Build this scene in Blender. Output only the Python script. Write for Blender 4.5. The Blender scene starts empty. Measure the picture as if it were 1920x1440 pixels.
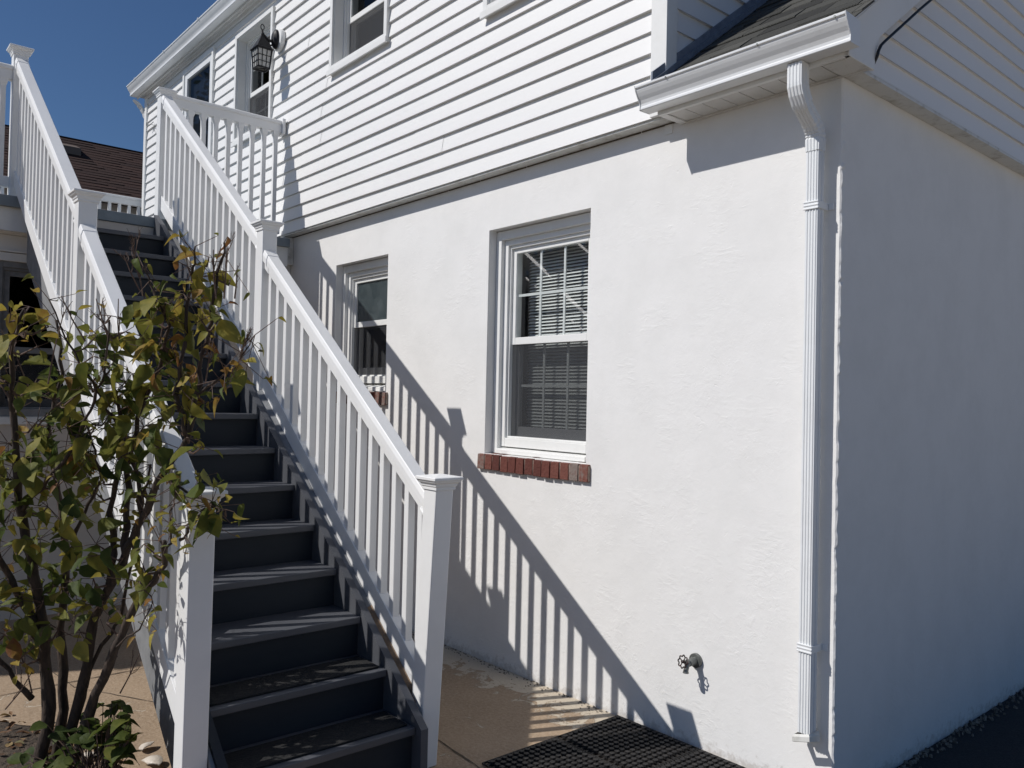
import bpy, bmesh, math, random
from mathutils import Vector, Matrix, noise
R = math.radians
D = bpy.data
SC = bpy.context.scene
COL = SC.collection

# ------------------------------------------------------------------ camera
CAM_POS = Vector((1.69294, -3.24686, 1.65))
YAW, PITCH, ROLL, FPX = R(40.63), R(1.01), R(1.24), 1529.0
fw = Vector((-math.cos(YAW)*math.cos(PITCH), math.sin(YAW)*math.cos(PITCH), math.sin(PITCH)))
rt0 = fw.cross(Vector((0, 0, 1))).normalized()
up0 = rt0.cross(fw)
rt = rt0*math.cos(ROLL) + up0*math.sin(ROLL)
up = -rt0*math.sin(ROLL) + up0*math.cos(ROLL)
cd = D.cameras.new("camera")
cam = D.objects.new("camera", cd)
COL.objects.link(cam)
M = Matrix.Identity(4)
for i in range(3):
    M[i][0], M[i][1], M[i][2], M[i][3] = rt[i], up[i], -fw[i], CAM_POS[i]
cam.matrix_world = M
cd.sensor_fit = 'HORIZONTAL'
cd.sensor_width = 36.0
cd.lens = 36.0*FPX/1920.0
cd.clip_start = 0.05
cd.clip_end = 500
SC.camera = cam

# ------------------------------------------------------------------ sky, sun, exposure
TRAVEL = Vector((0.45, 1.0, -1.08)).normalized()
S = -TRAVEL
w = D.worlds.new("World")
SC.world = w
w.use_nodes = True
nt = w.node_tree
sky = nt.nodes.new("ShaderNodeTexSky")
sky.sky_type = 'NISHITA'
sky.sun_disc = False
sky.sun_elevation = math.asin(S.z)
sky.sun_rotation = math.atan2(S.x, S.y)
sky.altitude = 0
sky.air_density = 1.0
sky.dust_density = 0.5
sky.ozone_density = 10.0
bg = nt.nodes["Background"]
nt.links.new(sky.outputs[0], bg.inputs[0])
bg.inputs[1].default_value = 0.064
sd = D.lights.new("sun", 'SUN')
sd.energy = 3.85
sd.angle = R(0.5)
sd.color = (1.0, 0.965, 0.925)
sun = D.objects.new("sun", sd)
COL.objects.link(sun)
sun.rotation_euler = S.to_track_quat('Z', 'Y').to_euler()
sun.location = (-4, -10, 12)
SC.view_settings.view_transform = 'Standard'
SC.view_settings.look = 'None'
SC.view_settings.gamma = 1
SC.view_settings.exposure = 0.0
SC.cycles.max_bounces = 8
SC.cycles.transparent_max_bounces = 12

# ------------------------------------------------------------------ material helpers
def rgb(c):
    return (c[0], c[1], c[2], 1.0)

def mat(name, col, rough=0.6, col2=None, nscale=3.0, ndetail=4.0, nlo=0.35, nhi=0.65, bump=(), metal=0.0,
        spec=0.5, translucent=0.0, stretch=(1, 1, 1)):
    """principled material; col2 = patchy second colour; bump = list of (scale, strength, distance[, detail])"""
    m = D.materials.new(name)
    m.use_nodes = True
    t = m.node_tree
    b = t.nodes["Principled BSDF"]
    b.inputs["Roughness"].default_value = rough
    b.inputs["Metallic"].default_value = metal
    b.inputs["Specular IOR Level"].default_value = spec
    b.inputs["Base Color"].default_value = rgb(col)
    geo = t.nodes.new("ShaderNodeNewGeometry")
    mp = t.nodes.new("ShaderNodeMapping")
    mp.inputs["Scale"].default_value = stretch
    t.links.new(geo.outputs["Position"], mp.inputs[0])
    if col2 is not None:
        n = t.nodes.new("ShaderNodeTexNoise")
        n.inputs["Scale"].default_value = nscale
        n.inputs["Detail"].default_value = ndetail
        n.inputs["Roughness"].default_value = 0.65
        t.links.new(mp.outputs[0], n.inputs["Vector"])
        mr = t.nodes.new("ShaderNodeMapRange")
        mr.inputs[1].default_value = nlo
        mr.inputs[2].default_value = nhi
        t.links.new(n.outputs[0], mr.inputs[0])
        mx = t.nodes.new("ShaderNodeMix")
        mx.data_type = 'RGBA'
        mx.inputs[6].default_value = rgb(col)
        mx.inputs[7].default_value = rgb(col2)
        t.links.new(mr.outputs[0], mx.inputs[0])
        t.links.new(mx.outputs[2], b.inputs["Base Color"])
    prev = None
    for bp in bump:
        n = t.nodes.new("ShaderNodeTexNoise")
        n.inputs["Scale"].default_value = bp[0]
        n.inputs["Detail"].default_value = bp[3] if len(bp) > 3 else 3.0
        t.links.new(mp.outputs[0], n.inputs["Vector"])
        bn = t.nodes.new("ShaderNodeBump")
        bn.inputs["Strength"].default_value = bp[1]
        bn.inputs["Distance"].default_value = bp[2]
        t.links.new(n.outputs[0], bn.inputs["Height"])
        if prev:
            t.links.new(prev.outputs[0], bn.inputs["Normal"])
        prev = bn
    if prev:
        t.links.new(prev.outputs[0], b.inputs["Normal"])
    return m

MT = {}
MT['vinyl'] = mat("white_vinyl", (.80, .80, .79), .42, (.74, .74, .73), 2.5, 4, .45, .75, bump=[(9, .15, .003)])
MT['siding'] = mat("white_siding", (.79, .785, .77), .5, (.745, .74, .725), 1.3, 4, .4, .75,
                   bump=[(60, .10, .002), (2.2, .35, .010)], stretch=(.35, 1, 1))
MT['siding_side'] = mat("gable_siding", (.79, .785, .77), .5, (.745, .74, .725), 1.3, 4, .4, .75,
                        bump=[(60, .10, .002), (2.2, .30, .008)], stretch=(1, .35, 1))
MT['trim'] = mat("white_trim", (.78, .78, .76), .45, (.70, .70, .67), 4, 5, .5, .8, bump=[(30, .08, .002)])
MT['metal_white'] = mat("painted_aluminium", (.76, .775, .78), .32, (.68, .69, .69), 5, 5, .5, .8, bump=[(6, .25, .006)])
MT['soffit'] = mat("soffit_panel", (.66, .65, .62), .6, (.55, .54, .50), 6, 4, .45, .8)
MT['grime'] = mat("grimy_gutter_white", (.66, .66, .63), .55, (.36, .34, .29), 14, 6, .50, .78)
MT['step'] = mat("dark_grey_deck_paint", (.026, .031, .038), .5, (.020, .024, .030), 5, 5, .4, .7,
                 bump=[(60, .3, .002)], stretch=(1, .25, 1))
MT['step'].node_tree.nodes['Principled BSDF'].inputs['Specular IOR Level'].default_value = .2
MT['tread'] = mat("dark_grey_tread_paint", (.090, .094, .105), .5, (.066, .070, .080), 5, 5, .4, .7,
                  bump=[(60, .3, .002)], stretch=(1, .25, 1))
MT['rawwood'] = mat("bare_weathered_wood", (.30, .20, .12), .8, (.16, .11, .07), 22, 5, .35, .65, bump=[(50, .5, .003)])
MT['deckgrey'] = mat("grey_deck_rim_paint", (.19, .225, .25), .55, (.15, .18, .20), 7, 4, .4, .7, bump=[(30, .2, .002)])
MT['outer'] = mat("worn_grey_board", (.24, .245, .25), .7, (.16, .165, .17), 9, 5, .4, .7)
MT['lowwall'] = mat("porch_wall_paint", (.60, .55, .49), .75, (.52, .47, .41), 2, 5, .35, .7, bump=[(25, .3, .004)])
MT['dark'] = mat("dark_interior", (.02, .02, .022), .9)
MT['room'] = mat("room_interior", (.10, .10, .10), .9)
MT['blackmetal'] = mat("black_cast_metal", (.008, .008, .010), .5, spec=.3, bump=[(60, .2, .001)])
MT['rubber'] = mat("black_rubber", (.012, .011, .011), .65, (.030, .026, .023), 30, 5, .5, .75, bump=[(120, .3, .002)])
MT['asphalt'] = mat("asphalt", (.016, .016, .018), .9, (.035, .035, .037), 90, 6, .45, .7, bump=[(140, .9, .012), (8, .3, .02)])
MT['galv'] = mat("galvanised_metal", (.20, .21, .20), .45, (.12, .125, .12), 60, 4, .4, .7, metal=.6, bump=[(120, .3, .001)])
MT['redpaint'] = mat("chipped_red_handwheel", (.07, .018, .014), .5, (.014, .011, .010), 80, 4, .36, .52)
MT['bark'] = mat("shrub_bark", (.075, .052, .038), .9, (.028, .020, .016), 40, 6, .35, .65, bump=[(90, .8, .006)], stretch=(1, 1, .35))
MT['twig'] = mat("dry_twig", (.14, .09, .06), .8, (.07, .04, .035), 60, 4)
MT['soil'] = mat("dark_soil", (.05, .038, .028), .95, (.11, .08, .055), 18, 6, .4, .7, bump=[(40, 1, .02), (150, .8, .008)])
MT['shell'] = mat("clam_shell", (.62, .56, .48), .5, (.40, .33, .27), 25, 4, .45, .75, bump=[(70, .5, .003)])
MT['shingle_far'] = None
MT['frost'] = None

def attr_mat(name, stops, attr="rnd", rough=.8, bump=(), noise_amt=.35, nscale=12, trans=0.0, tcol=None, spec=.4):
    m = D.materials.new(name)
    m.use_nodes = True
    t = m.node_tree
    b = t.nodes["Principled BSDF"]
    b.inputs["Roughness"].default_value = rough
    b.inputs["Specular IOR Level"].default_value = spec
    a = t.nodes.new("ShaderNodeAttribute")
    a.attribute_name = attr
    geo = t.nodes.new("ShaderNodeNewGeometry")
    n = t.nodes.new("ShaderNodeTexNoise")
    n.inputs["Scale"].default_value = nscale
    n.inputs["Detail"].default_value = 5
    t.links.new(geo.outputs["Position"], n.inputs["Vector"])
    ma = t.nodes.new("ShaderNodeMath")
    ma.operation = 'MULTIPLY_ADD'
    ma.inputs[1].default_value = noise_amt
    t.links.new(n.outputs[0], ma.inputs[0])
    sb = t.nodes.new("ShaderNodeMath")
    sb.operation = 'SUBTRACT'
    sb.inputs[1].default_value = noise_amt*.5
    t.links.new(a.outputs["Fac"], sb.inputs[0])
    t.links.new(sb.outputs[0], ma.inputs[2])
    cr = t.nodes.new("ShaderNodeValToRGB")
    e = cr.color_ramp.elements
    while len(e) > 1:
        e.remove(e[0])
    e[0].position, e[0].color = stops[0][0], rgb(stops[0][1])
    for p, c in stops[1:]:
        q = e.new(p)
        q.color = rgb(c)
    t.links.new(ma.outputs[0], cr.inputs[0])
    t.links.new(cr.outputs[0], b.inputs["Base Color"])
    prev = None
    for bp in bump:
        nn = t.nodes.new("ShaderNodeTexNoise")
        nn.inputs["Scale"].default_value = bp[0]
        t.links.new(geo.outputs["Position"], nn.inputs["Vector"])
        bn = t.nodes.new("ShaderNodeBump")
        bn.inputs["Strength"].default_value = bp[1]
        bn.inputs["Distance"].default_value = bp[2]
        t.links.new(nn.outputs[0], bn.inputs["Height"])
        if prev:
            t.links.new(prev.outputs[0], bn.inputs["Normal"])
        prev = bn
    if prev:
        t.links.new(prev.outputs[0], b.inputs["Normal"])
    if trans > 0:
        tr = t.nodes.new("ShaderNodeBsdfTranslucent")
        t.links.new(cr.outputs[0], tr.inputs[0])
        mx = t.nodes.new("ShaderNodeMixShader")
        mx.inputs[0].default_value = trans
        t.links.new(b.outputs[0], mx.inputs[1])
        t.links.new(tr.outputs[0], mx.inputs[2])
        t.links.new(mx.outputs[0], t.nodes["Material Output"].inputs[0])
    return m

MT['shingle'] = attr_mat("grey_asphalt_shingle", [(0, (.030, .030, .028)), (.5, (.060, .060, .054)), (1, (.10, .098, .088))],
                         bump=[(160, 1, .006)], nscale=160, noise_amt=.6, rough=.95)
MT['shingle_brown'] = attr_mat("brown_asphalt_shingle", [(0, (.026, .012, .008)), (.5, (.042, .018, .012)), (1, (.062, .028, .018))],
                               bump=[(60, 1, .01)], nscale=30, noise_amt=.5, rough=.95)
MT['brick'] = attr_mat("painted_red_brick", [(0, (.060, .018, .014)), (.5, (.115, .034, .025)), (.85, (.17, .062, .045)), (1, (.20, .16, .14))],
                       bump=[(70, .8, .006), (300, .5, .002)], nscale=40, noise_amt=.45, rough=.85)
MT['leaf'] = attr_mat("leaf", [(0, (.038, .062, .017)), (.3, (.095, .122, .027)), (.55, (.20, .195, .040)), (.78, (.36, .29, .055)),
                               (.93, (.26, .15, .035)), (1, (.22, .10, .04))], rough=.6, spec=.25, nscale=26, noise_amt=.42, trans=.42, bump=[(60, .6, .004)])
MT['litter'] = attr_mat("fallen_leaf", [(0, (.10, .05, .025)), (.5, (.20, .11, .05)), (.8, (.28, .19, .09)), (1, (.12, .13, .05))],
                        rough=.75, nscale=40, noise_amt=.3, trans=.15)

def stucco_mat():
    m = mat("white_stucco", (.775, .768, .752), .72)
    t = m.node_tree
    b = t.nodes["Principled BSDF"]
    geo = t.nodes.new("ShaderNodeNewGeometry")
    def noi(scale, detail, rough=.6, dist=0.0):
        n = t.nodes.new("ShaderNodeTexNoise")
        n.inputs["Scale"].default_value = scale
        n.inputs["Detail"].default_value = detail
        n.inputs["Roughness"].default_value = rough
        n.inputs["Distortion"].default_value = dist
        t.links.new(geo.outputs["Position"], n.inputs["Vector"])
        return n
    def rng(src, a, c, lo=0.0, hi=1.0):
        r = t.nodes.new("ShaderNodeMapRange")
        r.inputs[1].default_value = a
        r.inputs[2].default_value = c
        r.inputs[3].default_value = lo
        r.inputs[4].default_value = hi
        t.links.new(src, r.inputs[0])
        return r.outputs[0]
    def mul(a, c):
        k = t.nodes.new("ShaderNodeMath")
        k.operation = 'MULTIPLY'
        t.links.new(a, k.inputs[0])
        if isinstance(c, float):
            k.inputs[1].default_value = c
        else:
            t.links.new(c, k.inputs[1])
        return k.outputs[0]
    def add(a, c):
        k = t.nodes.new("ShaderNodeMath")
        k.operation = 'ADD'
        t.links.new(a, k.inputs[0])
        t.links.new(c, k.inputs[1])
        return k.outputs[0]
    undul = noi(1.7, 3).outputs[0]
    # rough trowelled patches, stronger near the ground and in random areas
    sep = t.nodes.new("ShaderNodeSeparateXYZ")
    t.links.new(geo.outputs["Position"], sep.inputs[0])
    low = rng(sep.outputs[2], 0.2, 2.4, 1.0, 0.15)
    area = rng(noi(2.3, 4, .6).outputs[0], .47, .62, .25, 1.0)
    trow = rng(noi(21, 6, .62, .9).outputs[0], .48, .66)
    grain = noi(55, 4, .6, .4).outputs[0]
    pits = rng(noi(38, 2, .5, .8).outputs[0], .70, .76, 0, -1.0)
    # thin hairline cracks: narrow band of a warped noise field
    c1 = noi(.9, 5, .62, .9).outputs[0]
    ab = t.nodes.new("ShaderNodeMath"); ab.operation = 'SUBTRACT'
    t.links.new(c1, ab.inputs[0]); ab.inputs[1].default_value = .52
    ab2 = t.nodes.new("ShaderNodeMath"); ab2.operation = 'ABSOLUTE'
    t.links.new(ab.outputs[0], ab2.inputs[0])
    crack = rng(ab2.outputs[0], 0.0, .0022, -1.0, 0)
    cmask = rng(noi(2.3, 2).outputs[0], .60, .66)
    h = mul(undul, 1.6)
    h = add(h, mul(mul(trow, area), mul(low, .20)))
    h = add(h, mul(mul(grain, area), mul(rng(sep.outputs[2], 0.0, 3.0, 1.0, .45), .34)))
    h = add(h, mul(mul(pits, area), .22))
    h = add(h, mul(mul(crack, cmask), .13))
    mpn = t.nodes.new("ShaderNodeMapping")
    mpn.inputs["Rotation"].default_value = (0, R(-34), 0)
    mpn.inputs["Scale"].default_value = (16, 16, 46)
    t.links.new(geo.outputs["Position"], mpn.inputs[0])
    stn = t.nodes.new("ShaderNodeTexNoise")
    stn.inputs["Scale"].default_value = 1.0
    stn.inputs["Detail"].default_value = 4
    stn.inputs["Distortion"].default_value = .6
    t.links.new(mpn.outputs[0], stn.inputs["Vector"])
    smask = rng(noi(4.1, 4, .6).outputs[0], .50, .64)
    h = add(h, mul(mul(rng(stn.outputs[0], .42, .78), smask), .20))
    chips = rng(noi(26, 3, .6, .5).outputs[0], .66, .72)
    h = add(h, mul(mul(chips, smask), .16))
    bn = t.nodes.new("ShaderNodeBump")
    bn.inputs["Strength"].default_value = 1.0
    bn.inputs["Distance"].default_value = .0045
    t.links.new(h, bn.inputs["Height"])
    t.links.new(bn.outputs[0], b.inputs["Normal"])
    mx = t.nodes.new("ShaderNodeMix")
    mx.data_type = 'RGBA'
    mx.inputs[6].default_value = (.785, .777, .76, 1)
    mx.inputs[7].default_value = (.735, .728, .71, 1)
    t.links.new(rng(noi(3.1, 6, .7).outputs[0], .42, .70), mx.inputs[0])
    # splash dirt just above the ground
    dn = noi(24, 6, .7).outputs[0]
    dh = rng(sep.outputs[2], .0, .10, .34, 0.0)
    da = add(dn, dh)
    dm = rng(da, .66, .84, 0.0, .40)
    mx2 = t.nodes.new("ShaderNodeMix")
    mx2.data_type = 'RGBA'
    t.links.new(dm, mx2.inputs[0])
    lowonly = rng(sep.outputs[2], .10, .16, 1.0, 0.0)
    t.links.new(mul(dm, lowonly), mx2.inputs[0])
    t.links.new(mx.outputs[2], mx2.inputs[6])
    mx2.inputs[7].default_value = (.30, .25, .20, 1)
    t.links.new(mx2.outputs[2], b.inputs["Base Color"])
    return m
MT['stucco'] = stucco_mat()

def concrete_mat():
    m = mat("brown_painted_concrete", (.40, .29, .18), .8)
    t = m.node_tree
    b = t.nodes["Principled BSDF"]
    geo = t.nodes.new("ShaderNodeNewGeometry")
    def noi(scale, detail, rough=.6, dist=0.0):
        n = t.nodes.new("ShaderNodeTexNoise")
        n.inputs["Scale"].default_value = scale
        n.inputs["Detail"].default_value = detail
        n.inputs["Roughness"].default_value = rough
        n.inputs["Distortion"].default_value = dist
        t.links.new(geo.outputs["Position"], n.inputs["Vector"])
        return n.outputs[0]
    def rng(src, a, c, lo=0.0, hi=1.0):
        r = t.nodes.new("ShaderNodeMapRange")
        for i, v in zip((1, 2, 3, 4), (a, c, lo, hi)):
            r.inputs[i].default_value = v
        t.links.new(src, r.inputs[0])
        return r.outputs[0]
    def mixc(f, a, c):
        x = t.nodes.new("ShaderNodeMix")
        x.data_type = 'RGBA'
        t.links.new(f, x.inputs[0])
        for i, v in ((6, a), (7, c)):
            if isinstance(v, tuple):
                x.inputs[i].default_value = rgb(v)
            else:
                t.links.new(v, x.inputs[i])
        return x.outputs[2]
    c = mixc(rng(noi(2.2, 6, .7), .38, .66), (.34, .245, .16), (.25, .175, .11))
    c = mixc(rng(noi(60, 4, .7), .40, .75), c, (.42, .325, .23))
    # peeled paint: bands along the wall and some loose patches
    sep = t.nodes.new("ShaderNodeSeparateXYZ")
    t.links.new(geo.outputs["Position"], sep.inputs[0])
    near = rng(sep.outputs[1], -.42, -.02, 0.0, .30)
    flake = noi(9, 7, .75, 1.0)
    ad = t.nodes.new("ShaderNodeMath"); ad.operation = 'ADD'
    t.links.new(flake, ad.inputs[0]); t.links.new(near, ad.inputs[1])
    band = rng(noi(.9, 3), .5, .72, 0, .14)
    ad2 = t.nodes.new("ShaderNodeMath"); ad2.operation = 'ADD'
    t.links.new(ad.outputs[0], ad2.inputs[0]); t.links.new(band, ad2.inputs[1])
    pm = rng(ad2.outputs[0], .655, .67)
    c = mixc(pm, c, (.52, .45, .35))
    c = mixc(rng(noi(130, 2), .66, .72), c, (.16, .10, .06))
    t.links.new(c, b.inputs["Base Color"])
    hs = t.nodes.new("ShaderNodeMath"); hs.operation = 'MULTIPLY_ADD'
    t.links.new(pm, hs.inputs[0]); hs.inputs[1].default_value = -.5
    t.links.new(noi(45, 5, .7), hs.inputs[2])
    bn = t.nodes.new("ShaderNodeBump")
    bn.inputs["Strength"].default_value = .8
    bn.inputs["Distance"].default_value = .006
    t.links.new(hs.outputs[0], bn.inputs["Height"])
    t.links.new(bn.outputs[0], b.inputs["Normal"])
    return m
MT['concrete'] = concrete_mat()

def glass_mat(name, tint, mixf, rough=.02, refl=.92, f0=.06):
    """window pane: tinted see-through plus fresnel mirror"""
    m = D.materials.new(name)
    m.use_nodes = True
    t = m.node_tree
    t.nodes.remove(t.nodes["Principled BSDF"])
    tr = t.nodes.new("ShaderNodeBsdfTransparent")
    tr.inputs[0].default_value = rgb(tint)
    gl = t.nodes.new("ShaderNodeBsdfGlossy")
    gl.inputs["Roughness"].default_value = rough
    gl.inputs[0].default_value = (1, 1, 1, 1)
    geo = t.nodes.new("ShaderNodeNewGeometry")
    dp = t.nodes.new("ShaderNodeVectorMath"); dp.operation = 'DOT_PRODUCT'
    t.links.new(geo.outputs["Incoming"], dp.inputs[0]); t.links.new(geo.outputs["Normal"], dp.inputs[1])
    ab = t.nodes.new("ShaderNodeMath"); ab.operation = 'ABSOLUTE'
    t.links.new(dp.outputs["Value"], ab.inputs[0])
    om = t.nodes.new("ShaderNodeMath"); om.operation = 'SUBTRACT'
    om.inputs[0].default_value = 1.0
    t.links.new(ab.outputs[0], om.inputs[1])
    pw = t.nodes.new("ShaderNodeMath"); pw.operation = 'POWER'
    pw.inputs[1].default_value = 5.0
    t.links.new(om.outputs[0], pw.inputs[0])
    fr = t.nodes.new("ShaderNodeMath"); fr.operation = 'MULTIPLY_ADD'
    fr.inputs[1].default_value = refl
    fr.inputs[2].default_value = f0
    t.links.new(pw.outputs[0], fr.inputs[0])
    ma = t.nodes.new("ShaderNodeMath")
    ma.operation = 'MULTIPLY_ADD'
    ma.inputs[1].default_value = 1.0
    ma.inputs[2].default_value = mixf
    t.links.new(fr.outputs[0], ma.inputs[0])
    mx = t.nodes.new("ShaderNodeMixShader")
    t.links.new(ma.outputs[0], mx.inputs[0])
    t.links.new(tr.outputs[0], mx.inputs[1])
    t.links.new(gl.outputs[0], mx.inputs[2])
    t.links.new(mx.outputs[0], t.nodes["Material Output"].inputs[0])
    return m
MT['glass'] = glass_mat("window_glass", (.86, .89, .89), .0)
MT['storm_glass'] = glass_mat("smoky_storm_glass", (.55, .57, .58), .0, refl=.25, f0=.035)
MT['glass_dark'] = glass_mat("dark_window_glass", (.25, .27, .28), .01)  # dark tint, for the pane below the obscured one

def screen_mat():
    m = D.materials.new("insect_screen")
    m.use_nodes = True
    t = m.node_tree
    b = t.nodes["Principled BSDF"]
    b.inputs["Base Color"].default_value = (.03, .032, .036, 1)
    b.inputs["Roughness"].default_value = .7
    tr = t.nodes.new("ShaderNodeBsdfTransparent")
    mx = t.nodes.new("ShaderNodeMixShader")
    mx.inputs[0].default_value = .60
    t.links.new(tr.outputs[0], mx.inputs[1])
    t.links.new(b.outputs[0], mx.inputs[2])
    t.links.new(mx.outputs[0], t.nodes["Material Output"].inputs[0])
    return m
MT['screen'] = screen_mat()
MT['frost'] = mat("obscured_glass", (.035, .05, .055), .22, (.075, .095, .10), 6, 3, .4, .7, bump=[(140, 1.0, .004)], spec=.8)
MT['lampglass'] = mat("seeded_lamp_glass", (.46, .46, .44), .25, (.34, .34, .33), 30, 3, .4, .7, bump=[(60, .5, .003)])
MT['blind'] = mat("white_blind_slat", (.80, .80, .78), .5)
MT['mullgrey'] = mat("screened_grille", (.30, .31, .32), .6)
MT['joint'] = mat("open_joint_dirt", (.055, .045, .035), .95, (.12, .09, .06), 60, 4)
MT['mat_dark'] = mat("black_carpet_tread", (.010, .010, .010), .95, (.030, .028, .025), 55, 6, .5, .75, bump=[(160, 1, .006)], stretch=(1, .5, 1))
MT['cable'] = mat("black_cable_sheath", (.012, .012, .014), .5)

# ------------------------------------------------------------------ mesh helpers
class MB:
    def __init__(s):
        s.v, s.f, s.a, s.cur = [], [], [], 0.5
        s.smooth = False
    def vert(s, p):
        s.v.append(tuple(p))
        return len(s.v)-1
    def face(s, idx):
        s.f.append(tuple(idx))
        s.a.append(s.cur)
    def quad(s, a, b, c, d):
        i = len(s.v)
        s.v += [tuple(a), tuple(b), tuple(c), tuple(d)]
        s.face((i, i+1, i+2, i+3))
    def poly(s, pts):
        i = len(s.v)
        s.v += [tuple(p) for p in pts]
        s.face(range(i, i+len(pts)))
    def box(s, x0, x1, y0, y1, z0, z1):
        s.hexa([(x0, y0, z0), (x1, y0, z0), (x1, y1, z0), (x0, y1, z0),
                (x0, y0, z1), (x1, y0, z1), (x1, y1, z1), (x0, y1, z1)])
    def hexa(s, p):
        i = len(s.v)
        s.v += [tuple(q) for q in p]
        for f in ((0, 3, 2, 1), (4, 5, 6, 7), (0, 1, 5, 4), (1, 2, 6, 5), (2, 3, 7, 6), (3, 0, 4, 7)):
            s.face([i+k for k in f])
    def prism(s, prof, f0, f1, steps=1, caps=True):
        """profile points through f(t)(pt)->3D ; f0,f1: functions mapping a profile point to the two ends"""
        n = len(prof)
        rings = []
        for k in range(steps+1):
            t = k/steps
            ring = []
            for p in prof:
                a, b = Vector(f0(p)), Vector(f1(p))
                ring.append(s.vert(a.lerp(b, t)))
            rings.append(ring)
        for k in range(steps):
            for j in range(n):
                j2 = (j+1) % n
                s.face((rings[k][j], rings[k][j2], rings[k+1][j2], rings[k+1][j]))
        if caps:
            s.face(list(reversed(rings[0])))
            s.face(rings[-1])
    def loft(s, rings, caps=True, close=True):
        ids = [[s.vert(p) for p in r] for r in rings]
        n = len(ids[0])
        for k in range(len(ids)-1):
            for j in range(n if close else n-1):
                j2 = (j+1) % n
                s.face((ids[k][j], ids[k][j2], ids[k+1][j2], ids[k+1][j]))
        if caps:
            s.face(list(reversed(ids[0])))
            s.face(ids[-1])
    def tube(s, pts, rad, n=6, caps=True):
        pts = [Vector(p) for p in pts]
        if not isinstance(rad, (list, tuple)):
            rad = [rad]*len(pts)
        rings = []
        ref = None
        for k, p in enumerate(pts):
            d = (pts[min(k+1, len(pts)-1)]-pts[max(k-1, 0)])
            if d.length < 1e-9:
                d = Vector((0, 0, 1))
            d.normalize()
            if ref is None:
                ref = Vector((1, 0, 0)) if abs(d.x) < .8 else Vector((0, 1, 0))
            u = (ref-d*ref.dot(d))
            if u.length < 1e-6:
                u = d.orthogonal()
            u.normalize()
            ref = u
            v2 = d.cross(u)
            rings.append([p+(u*math.cos(2*math.pi*j/n)+v2*math.sin(2*math.pi*j/n))*rad[k] for j in range(n)])
        s.loft(rings, caps)
    def cyl(s, c, axis, r, h, n=20, r2=None):
        a = Vector(axis).normalized()
        s.tube([Vector(c), Vector(c)+a*h], [r, r if r2 is None else r2], n)
    def build(s, name, material, parent=None, bevel=0.0, seg=2, smooth=False, recalc=True):
        me = D.meshes.new(name)
        xs = [p[0] for p in s.v]; ys = [p[1] for p in s.v]; zs = [p[2] for p in s.v]
        org = Vector(((min(xs)+max(xs))/2, (min(ys)+max(ys))/2, min(zs)))
        me.from_pydata([tuple(Vector(p)-org) for p in s.v], [], s.f)
        if recalc:
            bm = bmesh.new()
            bm.from_mesh(me)
            bmesh.ops.recalc_face_normals(bm, faces=bm.faces)
            bm.to_mesh(me)
            bm.free()
        at = me.attributes.new("rnd", 'FLOAT', 'FACE')
        at.data.foreach_set("value", s.a[:len(me.polygons)])
        me.materials.append(material)
        if smooth:
            me.polygons.foreach_set("use_smooth", [True]*len(me.polygons))
        o = D.objects.new(name, me)
        COL.objects.link(o)
        if parent is not None:
            o.parent = parent
            o["_w"] = 1
            o.location = org-world_loc(parent)
            del o["_w"]
        else:
            o.location = org
        if bevel > 0:
            b = o.modifiers.new("bevel", 'BEVEL')
            b.width = bevel
            b.segments = seg
            b.limit_method = 'ANGLE'
            b.angle_limit = R(40)
        return o

def world_loc(o):
    l = Vector(o.location)
    p = o.parent
    while p is not None:
        l = l+Vector(p.location)
        p = p.parent
    return l

def thing(name, label, cat, loc, group=None):
    o = D.objects.new(name, None)
    o.empty_display_size = .2
    COL.objects.link(o)
    o.location = loc
    return tag(o, label, cat, group)

def tag(o, label=None, cat=None, group=None, kind=None):
    if label: o["label"] = label
    if cat: o["category"] = cat
    if group: o["group"] = group
    if kind: o["kind"] = kind
    return o

def box_obj(name, m, parent, x0, x1, y0, y1, z0, z1, bevel=0.0):
    b = MB()
    b.box(min(x0, x1), max(x0, x1), min(y0, y1), max(y0, y1), min(z0, z1), max(z0, z1))
    return b.build(name, m, parent, bevel)

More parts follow.
